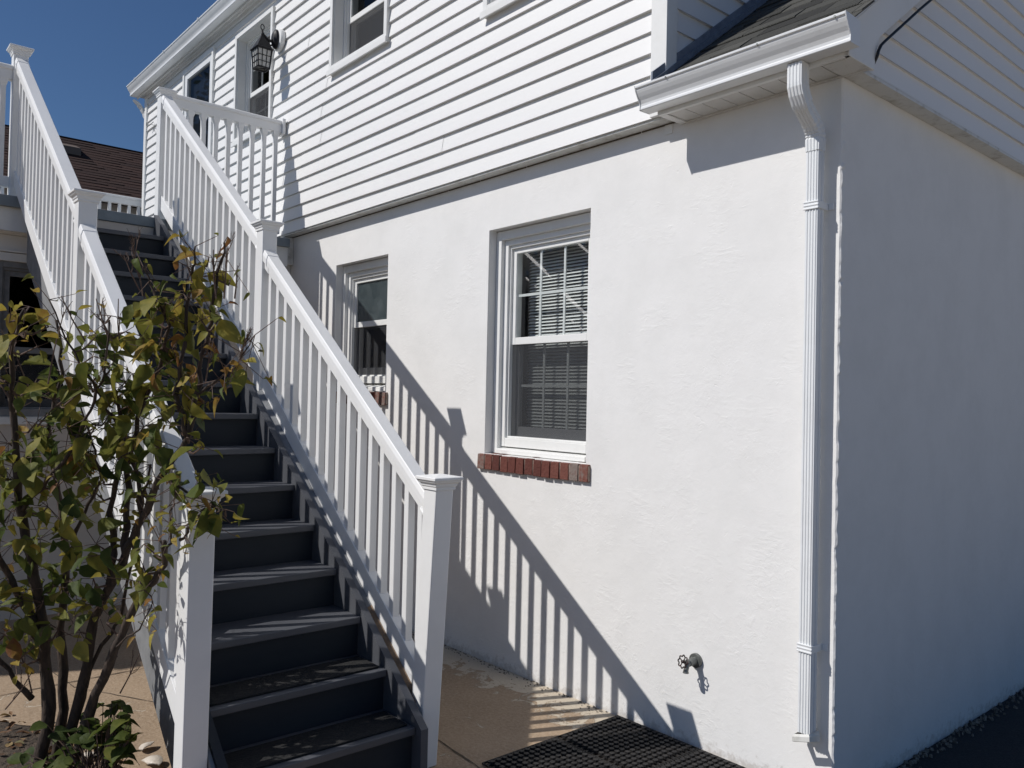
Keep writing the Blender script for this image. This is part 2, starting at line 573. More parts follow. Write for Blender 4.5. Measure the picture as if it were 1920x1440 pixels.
def siding(mb, f, u0, u1, z0, z1, ex, lip, openings=(), seed=1, joints=2.9, jo=.0022, start_fn=None, end_fn=None):
    """clapboard courses. f(u,z,d)->world, d = distance out of the wall"""
    rnd = random.Random(seed)
    n = int(math.ceil((z1-z0)/ex))
    for c in range(n):
        za, zb = z0+c*ex, min(z0+(c+1)*ex, z1)
        cuts = sorted({za, zb} | {q for o in openings for q in (o[2], o[3]) if za < q < zb})
        off = rnd.uniform(0, joints)
        cu0 = start_fn(zb) if start_fn else u0
        cu1 = end_fn(zb) if end_fn else u1
        if cu1-cu0 < .03:
            continue
        for a, b in zip(cuts[:-1], cuts[1:]):
            mid = (a+b)/2
            iv = [(cu0, cu1)]
            for o in openings:
                if o[2] < mid < o[3]:
                    nv = []
                    for s0, s1 in iv:
                        if o[1] <= s0 or o[0] >= s1:
                            nv.append((s0, s1)); continue
                        if o[0] > s0: nv.append((s0, o[0]))
                        if o[1] < s1: nv.append((o[1], s1))
                    iv = nv
            for s0, s1 in iv:
                us = [s0]
                k = s0
                while k < s1-.45:
                    k += .35
                    us.append(k)
                us.append(s1)
                prev = None
                for k in range(len(us)-1):
                    ua, ub = us[k], us[k+1]
                    seg = int((ua+off)/joints)
                    j = jo if (seg+c) % 2 else 0
                    def dd(z, u):
                        t = (z-za)/ex
                        wob = (noise.noise((u*1.3, c*3.7, seed))*.0016)
                        # vinyl course: straight face leaning out to a rolled butt edge
                        return lip*(1-t)+.001+j+wob*(1-t)
                    def zz(z, u):
                        return z+noise.noise((u*.7, c*5.1, seed+9))*.0016 if z in (za, zb) else z
                    mb.quad(f(ua, zz(a, ua), dd(a, ua)), f(ub, zz(a, ub), dd(a, ub)),
                            f(ub, zz(b, ub), dd(b, ub)), f(ua, zz(b, ua), dd(b, ua)))
                    if a == za:
                        mb.quad(f(ua, zz(a, ua), -.004), f(ub, zz(a, ub), -.004),
                                f(ub, zz(a, ub)-.002, dd(a, ub)), f(ua, zz(a, ua)-.002, dd(a, ua)))

# ------------------------------------------------------------------ ground
g = MB()
g.box(-60, 60, -60, 60, -.30, -.012)
tag(g.build("ground", MT['soil']), kind="structure")
p = MB()
p.box(-14, -.004, -14, 0.02, -.2, 0)
tag(p.build("patio", MT['concrete']), kind="structure")
p = MB()
p.box(.0, 2.5, -14, 16, -.2, -.008)
tag(p.build("driveway", MT['asphalt']), kind="structure")
p = MB()
p.box(2.5, 22, -14, 22, -.2, .0)  # added out of view to bounce warm sunlight onto the shaded side wall
tag(p.build("bounce_pavement", mat("pale_bounce_concrete", (.53, .455, .36), .85, (.44, .38, .30), 1.5, 5, .4, .7, bump=[(60, .5, .004)])), kind="structure")
p = MB()
rnd = random.Random(4)
def crackline(pts, wd):
    for a, b in zip(pts[:-1], pts[1:]):
        a, b = Vector((*a, .0035)), Vector((*b, .0035))
        n = (b-a).cross(Vector((0, 0, 1))).normalized()*wd
        steps = max(2, int((b-a).length/.05))
        last = None
        for k in range(steps+1):
            q = a.lerp(b, k/steps)
            ww = rnd.uniform(.5, 1.5)
            j = n.normalized()*rnd.uniform(-.003, .003)
            cur = (q-n*ww+j, q+n*ww+j)
            if last:
                p.quad(last[0], last[1], cur[1], cur[0])
            last = cur
crackline([(-1.50, -.92), (-1.15, -.945), (-.0, -.97)], .004)
crackline([(-1.50, -.92), (-4.9, -.86)], .004)
crackline([(-2.9, -.2), (-2.2, -.42), (-1.9, -.93)], .002)
crackline([(-2.6, -1.7), (-3.3, -2.1), (-4.1, -2.2)], .0025)
crackline([(-3.4, -3.3), (-3.4, -.9)], .004)
tag(p.build("patio_joint", MT['joint'], recalc=False), kind="structure")
# ragged flakes of mortar and paint where the wall meets the slab
p = MB()
for k in range(420):
    x = rnd.uniform(-5.1, -.05)
    y = -abs(rnd.gauss(0, .035))-.004
    r_ = rnd.uniform(.003, .010)
    p.cur = rnd.random()
    base = [(x+math.cos(a)*r_*rnd.uniform(.6, 1.2), y+math.sin(a)*r_*.7*rnd.uniform(.6, 1.2), .001) for a in (0, 1.3, 2.6, 3.8, 5.1)]
    top = [(q[0]*.9+x*.1, q[1]*.9+y*.1, rnd.uniform(.002, .005)) for q in base]
    p.loft([base, top])
for k in range(500):
    x = abs(rnd.gauss(0, .03))+.006
    y = rnd.uniform(-.1, 7)
    r_ = rnd.uniform(.004, .015)
    base = [(x+math.cos(a)*r_*rnd.uniform(.6, 1.2), y+math.sin(a)*r_*rnd.uniform(.6, 1.2), -.008) for a in (0, 1.3, 2.6, 3.8, 5.1)]
    top = [(q[0]*.8+x*.2, q[1]*.8+y*.2, rnd.uniform(-.004, .008)) for q in base]
    p.loft([base, top])
tag(p.build("mortar_crumbs", mat("mortar_crumb", (.30, .26, .21), .95, (.05, .042, .035), 50, 3)), kind="stuff")

# ------------------------------------------------------------------ house
house = thing("house", "white two storey house with stucco ground floor, clapboard upper floor and painted brick sills", "house", (0, 0, 0))
WT = .22
# openings in the stucco front (x0,x1,z0,z1)
OP1 = (-2.345, -1.452, 1.298, 2.716)
OP2 = (-4.342, -3.545, 1.680, 2.712)
XL, XR, ZT = -5.22, 0.0, 3.10

def stucco_front():
    b = MB()
    xs = sorted({XL, XR-.0, OP1[0], OP1[1], OP2[0], OP2[1]})
    zs = sorted({-.1, ZT, OP1[2], OP1[3], OP2[2], OP2[3]})
    for i in range(len(xs)-1):
        for j in range(len(zs)-1):
            cx, cz = (xs[i]+xs[i+1])/2, (zs[j]+zs[j+1])/2
            if any(o[0] < cx < o[1] and o[2] < cz < o[3] for o in (OP1, OP2)):
                continue
            x1 = xs[i+1]
            if x1 == XR:
                x1 = -.03
            b.quad((xs[i], 0, zs[j]), (x1, 0, zs[j]), (x1, 0, zs[j+1]), (xs[i], 0, zs[j+1]))
    # plaster reveals, slightly eased into the face
    for o in (OP1, OP2):
        x0, x1, z0, z1 = o
        N = 14
        def edge(a, c, da, dc):
            last = None
            for k in range(N+1):
                t = k/N
                pa = Vector(a).lerp(Vector(c), t)
                wob = noise.noise(pa*6)*.003
                pt = pa+Vector((da*wob, 0, dc*wob))
                cur = (pt, Vector((pa.x, WT, pa.z)))
                if last:
                    b.quad(last[0], cur[0], cur[1], last[1])
                last = cur
        edge((x0, 0, z0), (x0, 0, z1), 0, 0)
        edge((x1, 0, z0), (x1, 0, z1), 0, 0)
        edge((x0, 0, z1), (x1, 0, z1), 0, 0)
        edge((x0, 0, z0), (x1, 0, z0), 0, 0)
    # ragged plaster corner: front strip, arris, side
    zz = -.1
    last = None
    rr = random.Random(11)
    while True:
        dx = noise.noise((0, 0, zz*14))*.0065+noise.noise((3, 1, zz*45))*.0045
        dy = noise.noise((5, 0, zz*17))*.004
        cur = [(-.03, 0, zz), (-.006+dx*.5, -.002+dy*.3, zz), (.0005+dx, .004+dy, zz), (.0, .035, zz), (0.0, 9.0, zz)]
        if last:
            for k in range(4):
                b.quad(last[k], last[k+1], cur[k+1], cur[k])
        last = cur
        if zz >= ZT+.02:
            break
        zz = min(zz+.018, ZT+.02)
    # top, back faces
    return b
stucco_front().build("stucco_wall", MT['stucco'], house, recalc=False)
b = MB()
b.box(XL, -.02, 6.0, 6.2, -.1, 3.1)
b.box(XL, XL+.1, .3, 6.0, -.1, 3.1)
b.box(XL, -.1, .30, 6.0, 3.0, 3.1)
b.build("rear_wall", MT['stucco'], house)

# concrete-ish plinth glimpse is the stucco itself; interior boxes behind windows
def room(o, y0=.33, depth=1.2, m=MT['room']):
    b = MB()
    x0, x1, z0, z1 = o[0]-.3, o[1]+.3, o[2]-.4, o[3]+.15
    b.quad((x0, y0+depth, z0), (x1, y0+depth, z0), (x1, y0+depth, z1), (x0, y0+depth, z1))
    b.quad((x0, WT, z0), (x1, WT, z0), (x1, y0+depth, z0), (x0, y0+depth, z0))
    b.quad((x0, WT, z1), (x1, WT, z1), (x1, y0+depth, z1), (x0, y0+depth, z1))
    b.quad((x0, WT, z0), (x0, y0+depth, z0), (x0, y0+depth, z1), (x0, WT, z1))
    b.quad((x1, WT, z0), (x1, y0+depth, z0), (x1, y0+depth, z1), (x1, WT, z1))
    return b

def frame_rect(b, f, u0, u1, z0, z1, wl, wr, wb, wt, d0, d1):
    """four-sided frame; f(u,z,d); d0 front d1 back (distance outward)"""
    def bx(a0, a1, c0, c1):
        P = []
        for dd in (d1, d0):
            P += [f(a0, c0, dd), f(a1, c0, dd), f(a1, c1, dd), f(a0, c1, dd)]
        b.hexa(P)
    bx(u0, u0+wl, z0, z1)
    bx(u1-wr, u1, z0, z1)
    bx(u0+wl, u1-wr, z0, z0+wb)
    bx(u0+wl, u1-wr, z1-wt, z1)

def fbox(b, f, u0, u1, z0, z1, d0, d1):
    P = []
    for dd in (d1, d0):
        P += [f(u0, z0, dd), f(u1, z0, dd), f(u1, z1, dd), f(u0, z1, dd)]
    b.hexa(P)

def sash_window(name_root, f, u0, u1, z0, z1, zm, parent, label=None, muntins=True, blinds=False, frosted=False,
                frame_w=.036, sw=.031, sm=None, roommat=MT['room'], roomdepth=.9, lower_grey=True, back=.35, frame=True):
    """double hung window: outer frame, upper sash (outside), lower sash (behind) with screen"""
    win = D.objects.new("window", None)
    COL.objects.link(win)
    win.parent = parent
    win.location = Vector(f((u0+u1)/2, z0, 0))-world_loc(parent)
    if label: win["label"] = label
    SM = sm or MT['trim']
    b = MB()
    frame_rect(b, f, u0, u1, z0, z1, frame_w, frame_w, .055, frame_w, .012, -.11)
    # tracks
    frame_rect(b, f, u0+frame_w, u1-frame_w, z0+.055, z1-frame_w, .012, .012, .012, .02, -.004, -.10)
    b.build("window_frame", SM, win, bevel=.003)
    a0, a1 = u0+frame_w+.012, u1-frame_w-.012
    c0, c1 = z0+.067, z1-frame_w-.02
    # upper sash, outside
    b = MB()
    frame_rect(b, f, a0, a1, zm-.022, c1, sw, sw, .045, sw, -.022, -.055)
    gx0, gx1, gz0, gz1 = a0+sw, a1-sw, zm+.023, c1-sw
    b.build("upper_sash", SM, win, bevel=.003)
    if muntins:
        b = MB()
        for k in (1, 2):
            u = gx0+(gx1-gx0)*k/3
            fbox(b, f, u-.008, u+.008, gz0, gz1, -.040, -.0475)
        zc = (gz0+gz1)/2
        for k in range(3):
            ua = gx0+(gx1-gx0)*k/3+(.008 if k else 0)
            ub = gx0+(gx1-gx0)*(k+1)/3-(.008 if k < 2 else 0)
            fbox(b, f, ua, ub, zc-.008, zc+.008, -.0402, -.0473)
        b.build("grille", MT['trim'], win)
    b = MB()
    b.quad(f(gx0, gz0, -.036), f(gx1, gz0, -.036), f(gx1, gz1, -.036), f(gx0, gz1, -.036))
    b.build("pane", MT['frost'] if frosted else (MT['glass'] if roommat is MT['room'] else MT['storm_glass']), win, recalc=False)
    # lower sash, inside, behind the screen
    b = MB()
    frame_rect(b, f, a0, a1, c0, zm+.02, sw, sw, .06, .04, -.062, -.095)
    b.build("lower_sash", MT['mullgrey'] if lower_grey else SM, win, bevel=.003)
    hx0, hx1, hz0, hz1 = a0+sw, a1-sw, c0+.06, zm-.02
    if muntins:
        b = MB()
        for k in (1, 2):
            u = hx0+(hx1-hx0)*k/3
            fbox(b, f, u-.008, u+.008, hz0, hz1, -.080, -.0875)
        zc = (hz0+hz1)/2
        for k in range(3):
            ua = hx0+(hx1-hx0)*k/3+(.008 if k else 0)
            ub = hx0+(hx1-hx0)*(k+1)/3-(.008 if k < 2 else 0)
            fbox(b, f, ua, ub, zc-.008, zc+.008, -.0802, -.0873)
        b.build("grille", MT['trim'], win)
    b = MB()
    b.quad(f(hx0, hz0, -.077), f(hx1, hz0, -.077), f(hx1, hz1, -.077), f(hx0, hz1, -.077))
    b.build("pane", MT['glass_dark'] if frosted else (MT['glass'] if roommat is MT['room'] else MT['storm_glass']), win, recalc=False)
    b = MB()
    b.quad(f(a0, c0, -.030), f(a1, c0, -.030), f(a1, zm-.023, -.030), f(a0, zm-.023, -.030))
    b.build("insect_screen", MT['screen'], win, recalc=False)
    if blinds:
        b = MB()
        z = c0+.01
        rr = random.Random(3)
        while z < c1:
            t = R(38+rr.uniform(-2, 2))
            wv = .0125
            dy, dz = wv*math.cos(t), wv*math.sin(t)
            b.quad(f(a0+.02, z-dz, -.150+dy), f(a1-.02, z-dz, -.150+dy), f(a1-.02, z+dz, -.150-dy), f(a0+.02, z+dz, -.150-dy))
            z += .0205
        for u in (.18, .5, .82):
            uu = a0+(a1-a0)*u
            b.tube([f(uu, c0, -.136), f(uu, c1, -.136)], .0012, 4)
        b.build("venetian_blind", MT['blind'], win, recalc=False)
    # room
    b = MB()
    e = .02
    q = lambda u, z, d: f(u, z, d)
    d0, d1 = -.112, -.112-roomdepth
    A = (u0+e, u1-e, z0+e, z1-e)
    x0, x1, y0, y1 = u0-.25, u1+.25, z0-.3, z1+.2
    b.quad(q(x0, y0, d1), q(x1, y0, d1), q(x1, y1, d1), q(x0, y1, d1))
    b.quad(q(x0, y0, d0), q(x1, y0, d0), q(x1, y0, d1), q(x0, y0, d1))
    b.quad(q(x0, y1, d0), q(x1, y1, d0), q(x1, y1, d1), q(x0, y1, d1))
    b.quad(q(x0, y0, d0), q(x0, y1, d0), q(x0, y1, d1), q(x0, y0, d1))
    b.quad(q(x1, y0, d0), q(x1, y1, d0), q(x1, y1, d1), q(x1, y0, d1))
    # front lips of the room
    b.quad(q(x0, y0, d0), q(x0, y1, d0), q(A[0], y1, d0), q(A[0], y0, d0))
    b.quad(q(A[1], y0, d0), q(A[1], y1, d0), q(x1, y1, d0), q(x1, y0, d0))
    b.quad(q(A[0], y0, d0), q(A[1], y0, d0), q(A[1], A[2], d0), q(A[0], A[2], d0))
    b.quad(q(A[0], A[3], d0), q(A[1], A[3], d0), q(A[1], y1, d0), q(A[0], y1, d0))
    b.build("room_behind", roommat, win, recalc=False)
    return win

fF = lambda yb: (lambda u, z, d: (u, yb-d, z))      # front facing wall helper
# near ground-floor window: outer brick-mould, sloped sill, sashes
w1 = sash_window("window", fF(.10), -2.292, -1.505, 1.345, 2.655, 2.012, house, "large ground floor window with grilles and white blinds",
                 muntins=True, blinds=True)
b = MB()
b.box(-2.343, -2.292, .060, .16, 1.301, 2.712)
b.box(-1.505, -1.455, .060, .16, 1.301, 2.712)
b.box(-2.292, -1.505, .060, .16, 2.655, 2.712)
b.hexa([(-2.292, .045, 1.301), (-1.505, .045, 1.301), (-1.505, .16, 1.301), (-2.292, .16, 1.301),
        (-2.292, .045, 1.330), (-1.505, .045, 1.330), (-1.505, .16, 1.345), (-2.292, .16, 1.345)])
b.build("window_casing", MT['trim'], house, bevel=.004)
w2 = sash_window("window", fF(.10), -4.295, -3.59, 1.745, 2.650, 2.222, house, "small ground floor window with obscured upper pane behind the stairs",
                 muntins=False, frosted=True, roommat=MT['dark'])
b = MB()
b.box(-4.340, -4.295, .060, .16, 1.683, 2.708)
b.box(-3.59, -3.547, .060, .16, 1.683, 2.708)
b.box(-4.295, -3.59, .060, .16, 2.650, 2.708)
b.hexa([(-4.295, .04, 1.683), (-3.59, .04, 1.683), (-3.59, .16, 1.683), (-4.295, .16, 1.683),
        (-4.295, .04, 1.715), (-3.59, .04, 1.715), (-3.59, .16, 1.745), (-4.295, .16, 1.745)])
b.build("window_casing", MT['trim'], house, bevel=.004)

def brick_sill(x0, x1, z0, z1, n, seed):
    rr = random.Random(seed)
    sill = MB()
    wv = (x1-x0)/n
    bb = MB()
    for k in range(n):
        a = x0+k*wv+.004
        c = x0+(k+1)*wv-.004
        bb.cur = rr.uniform(.25, .75) if k not in (0, n-1, n-2) else rr.uniform(.85, 1.0)
        j = rr.uniform(-.003, .003)
        h = rr.uniform(-.003, .002)
        bb.hexa([(a, -.026+j, z0+h), (c, -.026+j, z0+h), (c, .12, z0+h), (a, .12, z0+h),
                 (a, -.022+j, z1+h-.008), (c, -.022+j, z1+h-.008), (c, .12, z1+h), (a, .12, z1+h)])
    o = bb.build("brick_sill", MT['brick'], house, bevel=.003)
    m = MB()
    m.box(x0+.002, x1-.002, -.017, .10, z0+.004, z1-.014)
    m.build("mortar", MT['mortar'], o)
MT['mortar'] = mat("pale_mortar", (.40, .33, .27), .95, (.26, .19, .15), 60, 4, bump=[(120, .8, .003)])
brick_sill(-2.392, -1.412, 1.200, 1.302, 13, 5)
brick_sill(-4.40, -3.50, 1.582, 1.684, 12, 8)

# ---- upper front wall (clapboards), projecting over the stucco
YU = -.085
XUL, XUR, ZU0, ZU1 = -9.33, -.86, 3.068, 5.30
EX = .1115
UW1 = (-4.355, -3.470, 4.262, 5.215)     # window by the lantern's right
UW0 = (-2.325, -1.44, 4.040, 5.215)
UWL = (-6.36, -5.475, 4.118, 5.235)      # window behind the lantern
UD = (-7.90, -6.96, 3.03, 5.33)
b = MB()
siding(b, lambda u, z, d: (u, YU+.012-d, z), XUL+.05, XUR-.085, ZU0, ZU1+.08, EX, .0165, (UW1, UW0, UWL, UD), seed=2)
b.build("clapboard_siding", MT['siding'], house, recalc=False)
b = MB()   # sheathing behind with a starter strip / underside
for (x0, x1, z0, z1) in ((XUL, UD[0], ZU0, 5.55), (UD[0], UD[1], UD[3], 5.55), (UD[1], UWL[0], ZU0, 5.55), (UWL[0], UWL[1], ZU0, UWL[2]), (UWL[0], UWL[1], UWL[3], 5.55),
                         (UWL[1], UW1[0], ZU0, 5.55), (UW1[0], UW1[1], ZU0, UW1[2]), (UW1[0], UW1[1], UW1[3], 5.55), (UW1[1], UW0[0], ZU0, 5.55),
                         (UW0[0], UW0[1], ZU0, UW0[2]), (UW0[0], UW0[1], UW0[3], 5.55), (UW0[1], XUR-.02, ZU0, 5.55)):
    b.box(x0, x1, YU+.018, YU+.1, z0, z1)
b.build("sheathing", MT['trim'], house)
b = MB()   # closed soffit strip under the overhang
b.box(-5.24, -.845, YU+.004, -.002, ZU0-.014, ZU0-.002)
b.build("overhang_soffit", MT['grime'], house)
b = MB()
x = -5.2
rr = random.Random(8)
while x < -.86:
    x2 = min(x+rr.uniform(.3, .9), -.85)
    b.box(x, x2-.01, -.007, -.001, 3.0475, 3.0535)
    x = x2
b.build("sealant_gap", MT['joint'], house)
b = MB()
b.box(XUR-.095, XUR+.004, YU-.022, YU+.06, ZU0, 5.5)
b.build("corner_board", MT['trim'], house, bevel=.002)
b = MB()
b.box(XUL-.012, XUL+.075, YU-.020, YU+.06, 3.0, 5.42)
b.build("corner_board", MT['trim'], house, bevel=.002)
b = MB()   # frieze under the eave: stepped trim
b.box(XUL+.075, XUR-.095, YU-.012, YU+.016, 5.385, 5.50)
b.box(XUL+.075, XUR-.095, YU-.030, YU-.012, 5.425, 5.50)
b.build("frieze_board", MT['trim'], house, bevel=.002)

def cased_window(op, zm, label, munt=True):
    u0, u1, z0, z1 = op
    wv = sash_window("window", fF(YU+.085), u0+.050, u1-.050, z0+.072, z1-.045, zm, house, label, muntins=munt, lower_grey=False, frame_w=.020, sw=.028, roommat=MT['dark'])
    b = MB()
    f = fF(YU)
    frame_rect(b, f, u0, u1, z0, z1, .042, .042, .066, .042, .026, -.02)
    frame_rect(b, f, u0+.042, u1-.042, z0+.066, z1-.042, .007, .007, .005, .007, .008, -.075)
    # sill nosing
    fbox(b, f, u0-.012, u1+.012, z0-.012, z0+.034, .040, .0265)
    b.build("window_casing", MT['trim'], house, bevel=.003)
cased_window(UW1, 4.72, "upper window just right of the lantern", False)
cased_window(UW0, 4.62, "upper window cut off by the top of the picture")
cased_window(UWL, 4.640, "upper window behind the lantern")

# storm door
dr = D.objects.new("door", None); COL.objects.link(dr); dr.parent = house; dr.location = Vector((-7.43, YU, 3.03))
b = MB()
f = fF(YU)
frame_rect(b, f, UD[0], UD[1], UD[2], UD[3], .045, .045, .02, .05, .026, -.05)
b.build("door_casing", MT['trim'], dr, bevel=.003)
b = MB()
frame_rect(b, f, UD[0]+.045, UD[1]-.045, UD[2]+.02, UD[3]-.05, .075, .075, .2, .075, .012, -.03)
b.build("storm_door_frame", MT['metal_white'], dr, bevel=.003)
b = MB()
b.quad(f(UD[0]+.120, UD[2]+.22, -.01), f(UD[1]-.120, UD[2]+.22, -.01), f(UD[1]-.120, UD[3]-.125, -.01), f(UD[0]+.120, UD[3]-.125, -.01))
b.build("door_glass", MT['storm_glass'], dr, recalc=False)
b = MB()
fbox(b, f, UD[0]+.05, UD[1]-.05, UD[2]+.02, UD[3]-.06, -.055, -.09)
b.build("inner_door", mat("inner_door_dark_paint", (.02, .024, .035), .35, (.035, .04, .05), 3, 3), dr)
b = MB()
fbox(b, f, UD[1]-.105, UD[1]-.065, 3.93, 4.16, .020, .0125)
b.tube([f(UD[1]-.085, 3.97, .02), f(UD[1]-.085, 3.98, .055), f(UD[1]-.085, 4.12, .058), f(UD[1]-.085, 4.13, .02)], .008, 8)
b.cyl(f(UD[1]-.085, 4.20, .012), (0, -1, 0), .02, .015, 14)
b.build("door_handle", MT['blackmetal'], dr, bevel=.002)

# return wall above the lower roof (faces +x, in shade)
b = MB()
siding(b, lambda u, z, d: (XUR-.030+d, u, z), -.02, 5.0, 3.068, 5.60, EX, .015, (), seed=7)
b.build("return_siding", MT['siding_side'], house, recalc=False)
b = MB()
b.box(XUR-.08, XUR-.032, -.005, 5.0, 3.0, 5.6)
b.build("return_sheathing", MT['trim'], house)
# left end wall and simple rear of the upper floor, main roof
b = MB()
b.box(XUL, XUL+.05, YU+.06, 6.0, 3.0, 5.5)
b.box(XUL, XUR-.1, 5.9, 6.0, 3.0, 5.5)
b.build("end_wall", MT['siding'], house)
b = MB()
def slab(b, x0, x1, y0, z0, y1, z1, th):
    b.hexa([(x0, y0, z0), (x1, y0, z0), (x1, y1, z1), (x0, y1, z1),
            (x0, y0, z0+th), (x1, y0, z0+th), (x1, y1, z1+th), (x0, y1, z1+th)])
slab(b, XUL-.10, XUR+.18, -.20, 5.535, 3.0, 7.9, .03)
slab(b, XUL-.10, XUR+.18, 6.2, 5.535, 3.0, 7.9, .03)
b.cur = .3
b.build("main_roof", MT['shingle'], house)

def k_gutter(xa, xb, yb, zb, sc, name, material, lip=True):
    """K-style gutter profile extruded along x; yb back plane, zb bottom"""
    pr = [(0, .105), (0, 0), (-.072, 0), (-.076, .003), (-.076, .013), (-.073, .018), (-.075, .030), (-.083, .046), (-.095, .062), (-.105, .078),
          (-.111, .090), (-.113, .098), (-.120, .101), (-.121, .111), (-.113, .113), (-.108, .108), (-.108, .100), (-.004, .098), (-.004, .105)]
    b = MB()
    b.prism([(yb+q[0]*sc, zb+q[1]*sc) for q in pr], lambda q: (xa, q[0], q[1]), lambda q: (xb, q[0], q[1]), steps=1)
    return b

# upper gutter, soffit
gb = k_gutter(-9.46, -.70, -.172, 5.425, 1.05, "gutter", None)
go = gb.build("gutter", MT['metal_white'], house)
go["label"] = "long upper gutter along the roof edge"
b = MB()
for x in (-9.1, -8.0, -6.9, -5.8, -4.7):
    b.box(x-.008, x+.008, -.305, -.2, 5.532, 5.548)
b.build("gutter_hanger", MT['metal_white'], house)
b = MB()
b.box(-9.44, -.72, -.170, -.05, 5.43, 5.442)
b.box(-9.44, -.72, -.172, -.160, 5.40, 5.52)
b.build("soffit", MT['soffit'], house)

# downspout cross-section (corrugated front, 3x4 in)
def ribbed(cx, cy, w_, d_, ribs=4, out=.0035):
    """closed loop around (x,y) plane, front = -y"""
    pts = []
    n = ribs*2+1
    for k in range(n):
        x = -w_/2+w_*(k+.5)/n
        y = -d_/2-(out if k % 2 else 0)
        pts.append((x-w_/n*.30, y)); pts.append((x+w_/n*.30, y))
    pts += [(w_/2, -d_/2+.006), (w_/2, -.006), (w_/2-.003, -.003), (w_/2-.003, .003), (w_/2, .006), (w_/2, d_/2-.004),
            (w_/2-.004, d_/2), (-w_/2+.004, d_/2), (-w_/2, d_/2-.004), (-w_/2, -d_/2+.006)]
    return pts

def downspout(cx, path, name, w_=.062, d_=.056, label=None):
    """path of (y,z,tilt) centres: tilt = angle of section plane about x"""
    b = MB()
    rings = []
    for (y, z, t, s_) in path:
        ring = []
        for (px, py) in ribbed(0, 0, w_*s_, d_*s_):
            ring.append((cx+px, y+py*math.cos(t), z+py*math.sin(t)))
        rings.append(ring)
    b.loft(rings)
    o = b.build(name, MT['metal_white'], house)
    if label: o["label"] = label
    return o
CX = -.0865
# upper elbow comes down from the gutter, then a tight crimped elbow turns it back to the wall and down
pth = [(-.212, 3.045, 0, 1.08), (-.212, 2.995, 0, 1.08), (-.212, 2.965, R(4), 1.08)]
for k in range(1, 7):
    t = R(52)*k/6
    pth.append((-.212+.040*(k/6)**1.8, 2.965-.013*k, t, 1.08+(.03 if k % 2 else -.01)))
downspout(CX+.004, pth, "downspout_elbow")
y_, z_ = pth[-1][0], pth[-1][1]
p2 = [(y_+.002, z_+.004, R(52), 1.0), (y_+.03, z_-.018, R(52), 1.0), (y_+.062, z_-.040, R(52), 1.0)]
y2, z2 = p2[-1][0], p2[-1][1]
for k in range(1, 10):
    t = R(52)*(1-k/9)
    y2 += .0150*math.sin(t)
    z2 -= .0088
    p2.append((y2, z2, t, 1.02+(.05 if k % 2 else -.05)))
p2.append((y2, z2-.05, 0, 1.02))
yd = y2
downspout(CX, p2, "downspout_elbow")

downspout(CX, [(yd, z2-.04, 0, .93), (yd, 1.9, 0, .93), (yd, 1.88, 0, .95), (yd, .5, 0, .93), (yd, .285, 0, .93)], "downspout", label="white corrugated downspout at the house corner")
b = MB()    # flared, bent bottom lip
rings = []
for k, (dz, ex_, tl) in enumerate(((0.012, 1.0, 0), (-.004, 1.16, R(-8)), (-.028, 1.18, R(-14)), (-.030, 1.05, R(-14)), (-.006, .92, R(-8)))):
    rings.append([(CX+px, yd+py*math.cos(tl)-.004, .275+dz+py*math.sin(tl)+px*.28) for (px, py) in
                  [(-.033*ex_, -.038*ex_), (.033*ex_, -.038*ex_), (.033*ex_, .038*ex_), (-.033*ex_, .038*ex_)]])
b.loft(rings, caps=False)
b.build("downspout_outlet", MT['grime'], house)
for zs_ in (2.47, .62):
    b = MB()
    for dz in (0, .014, .028):
        b.box(CX-.034, CX+.034, yd-.034, yd-.029, zs_+dz, zs_+dz+.007)
    b.box(CX-.032, CX+.032, yd-.0315, yd-.027, zs_, zs_+.035)
    b.box(CX+.030, CX+.034, yd-.030, -.004, zs_+.002, zs_+.033)
    b.box(CX-.034, CX-.030, yd-.030, -.004, zs_+.002, zs_+.033)
    b.box(CX+.034, CX+.058, -.008, -.003, zs_+.004, zs_+.030)
    b.box(CX-.058, CX-.034, -.008, -.003, zs_+.004, zs_+.030)
    b.build("downspout_strap", MT['metal_white'], house, bevel=.002)
# small downspout elbow at the far upper corner
b = MB()
rings = []
for k in range(9):
    t = k/8
    ang = t*R(80)
    cy, cz = -.20+.16*math.sin(ang)*.9, 5.42-.05-.20*t
    cx = -9.40+.00*t
    h = .034+(.004 if k % 2 else 0)
    rings.append([(cx-h, cy-h*.8, cz), (cx+h, cy-h*.8, cz), (cx+h, cy+h*.8, cz-.02), (cx-h, cy+h*.8, cz-.02)])
b.loft(rings)
b.build("downspout_elbow", MT['metal_white'], house)

# ---- lower eave by the corner: fascia, soffit, gutter
YF = -.185
b = MB()
b.box(-.840, .118, YF, YF+.02, 3.03, 3.155)
b.box(-.840, -.80, YF+.02, -.003, 3.03, 3.155)
b.build("fascia", MT['trim'], house, bevel=.002)
b = MB()
x = -.80
while x < .10:
    x2 = min(x+.098, .10)
    b.box(x+.0025, x2-.0025, YF+.022, -.002, 3.036, 3.046)
    b.box(x-.0015, x+.0025, YF+.022, -.002, 3.041, 3.050)
    x = x2
b.box(-.80, .10, -.012, -.0025, 3.026, 3.0355)
b.build("soffit", MT['soffit'], house, bevel=.001)
gb = k_gutter(-.885, .162, YF-.003, 3.048, .95, "gutter", None)
go = gb.build("gutter", MT['metal_white'], house, bevel=.0015)
go["label"] = "short lower gutter over the downspout"
b = MB()
for x in (-.70, -.22, .12):
    b.box(x-.006, x+.006, YF-.116, YF-.02, 3.150, 3.157)
    b.cyl((x, YF-.112, 3.146), (0, -1, 0), .005, .006, 8)
b.build("gutter_hanger", MT['galv'], house)
pr = [(0, .105), (0, 0), (-.073, -.001), (-.078, .004), (-.077, .030), (-.096, .060), (-.112, .088), (-.120, .111)]
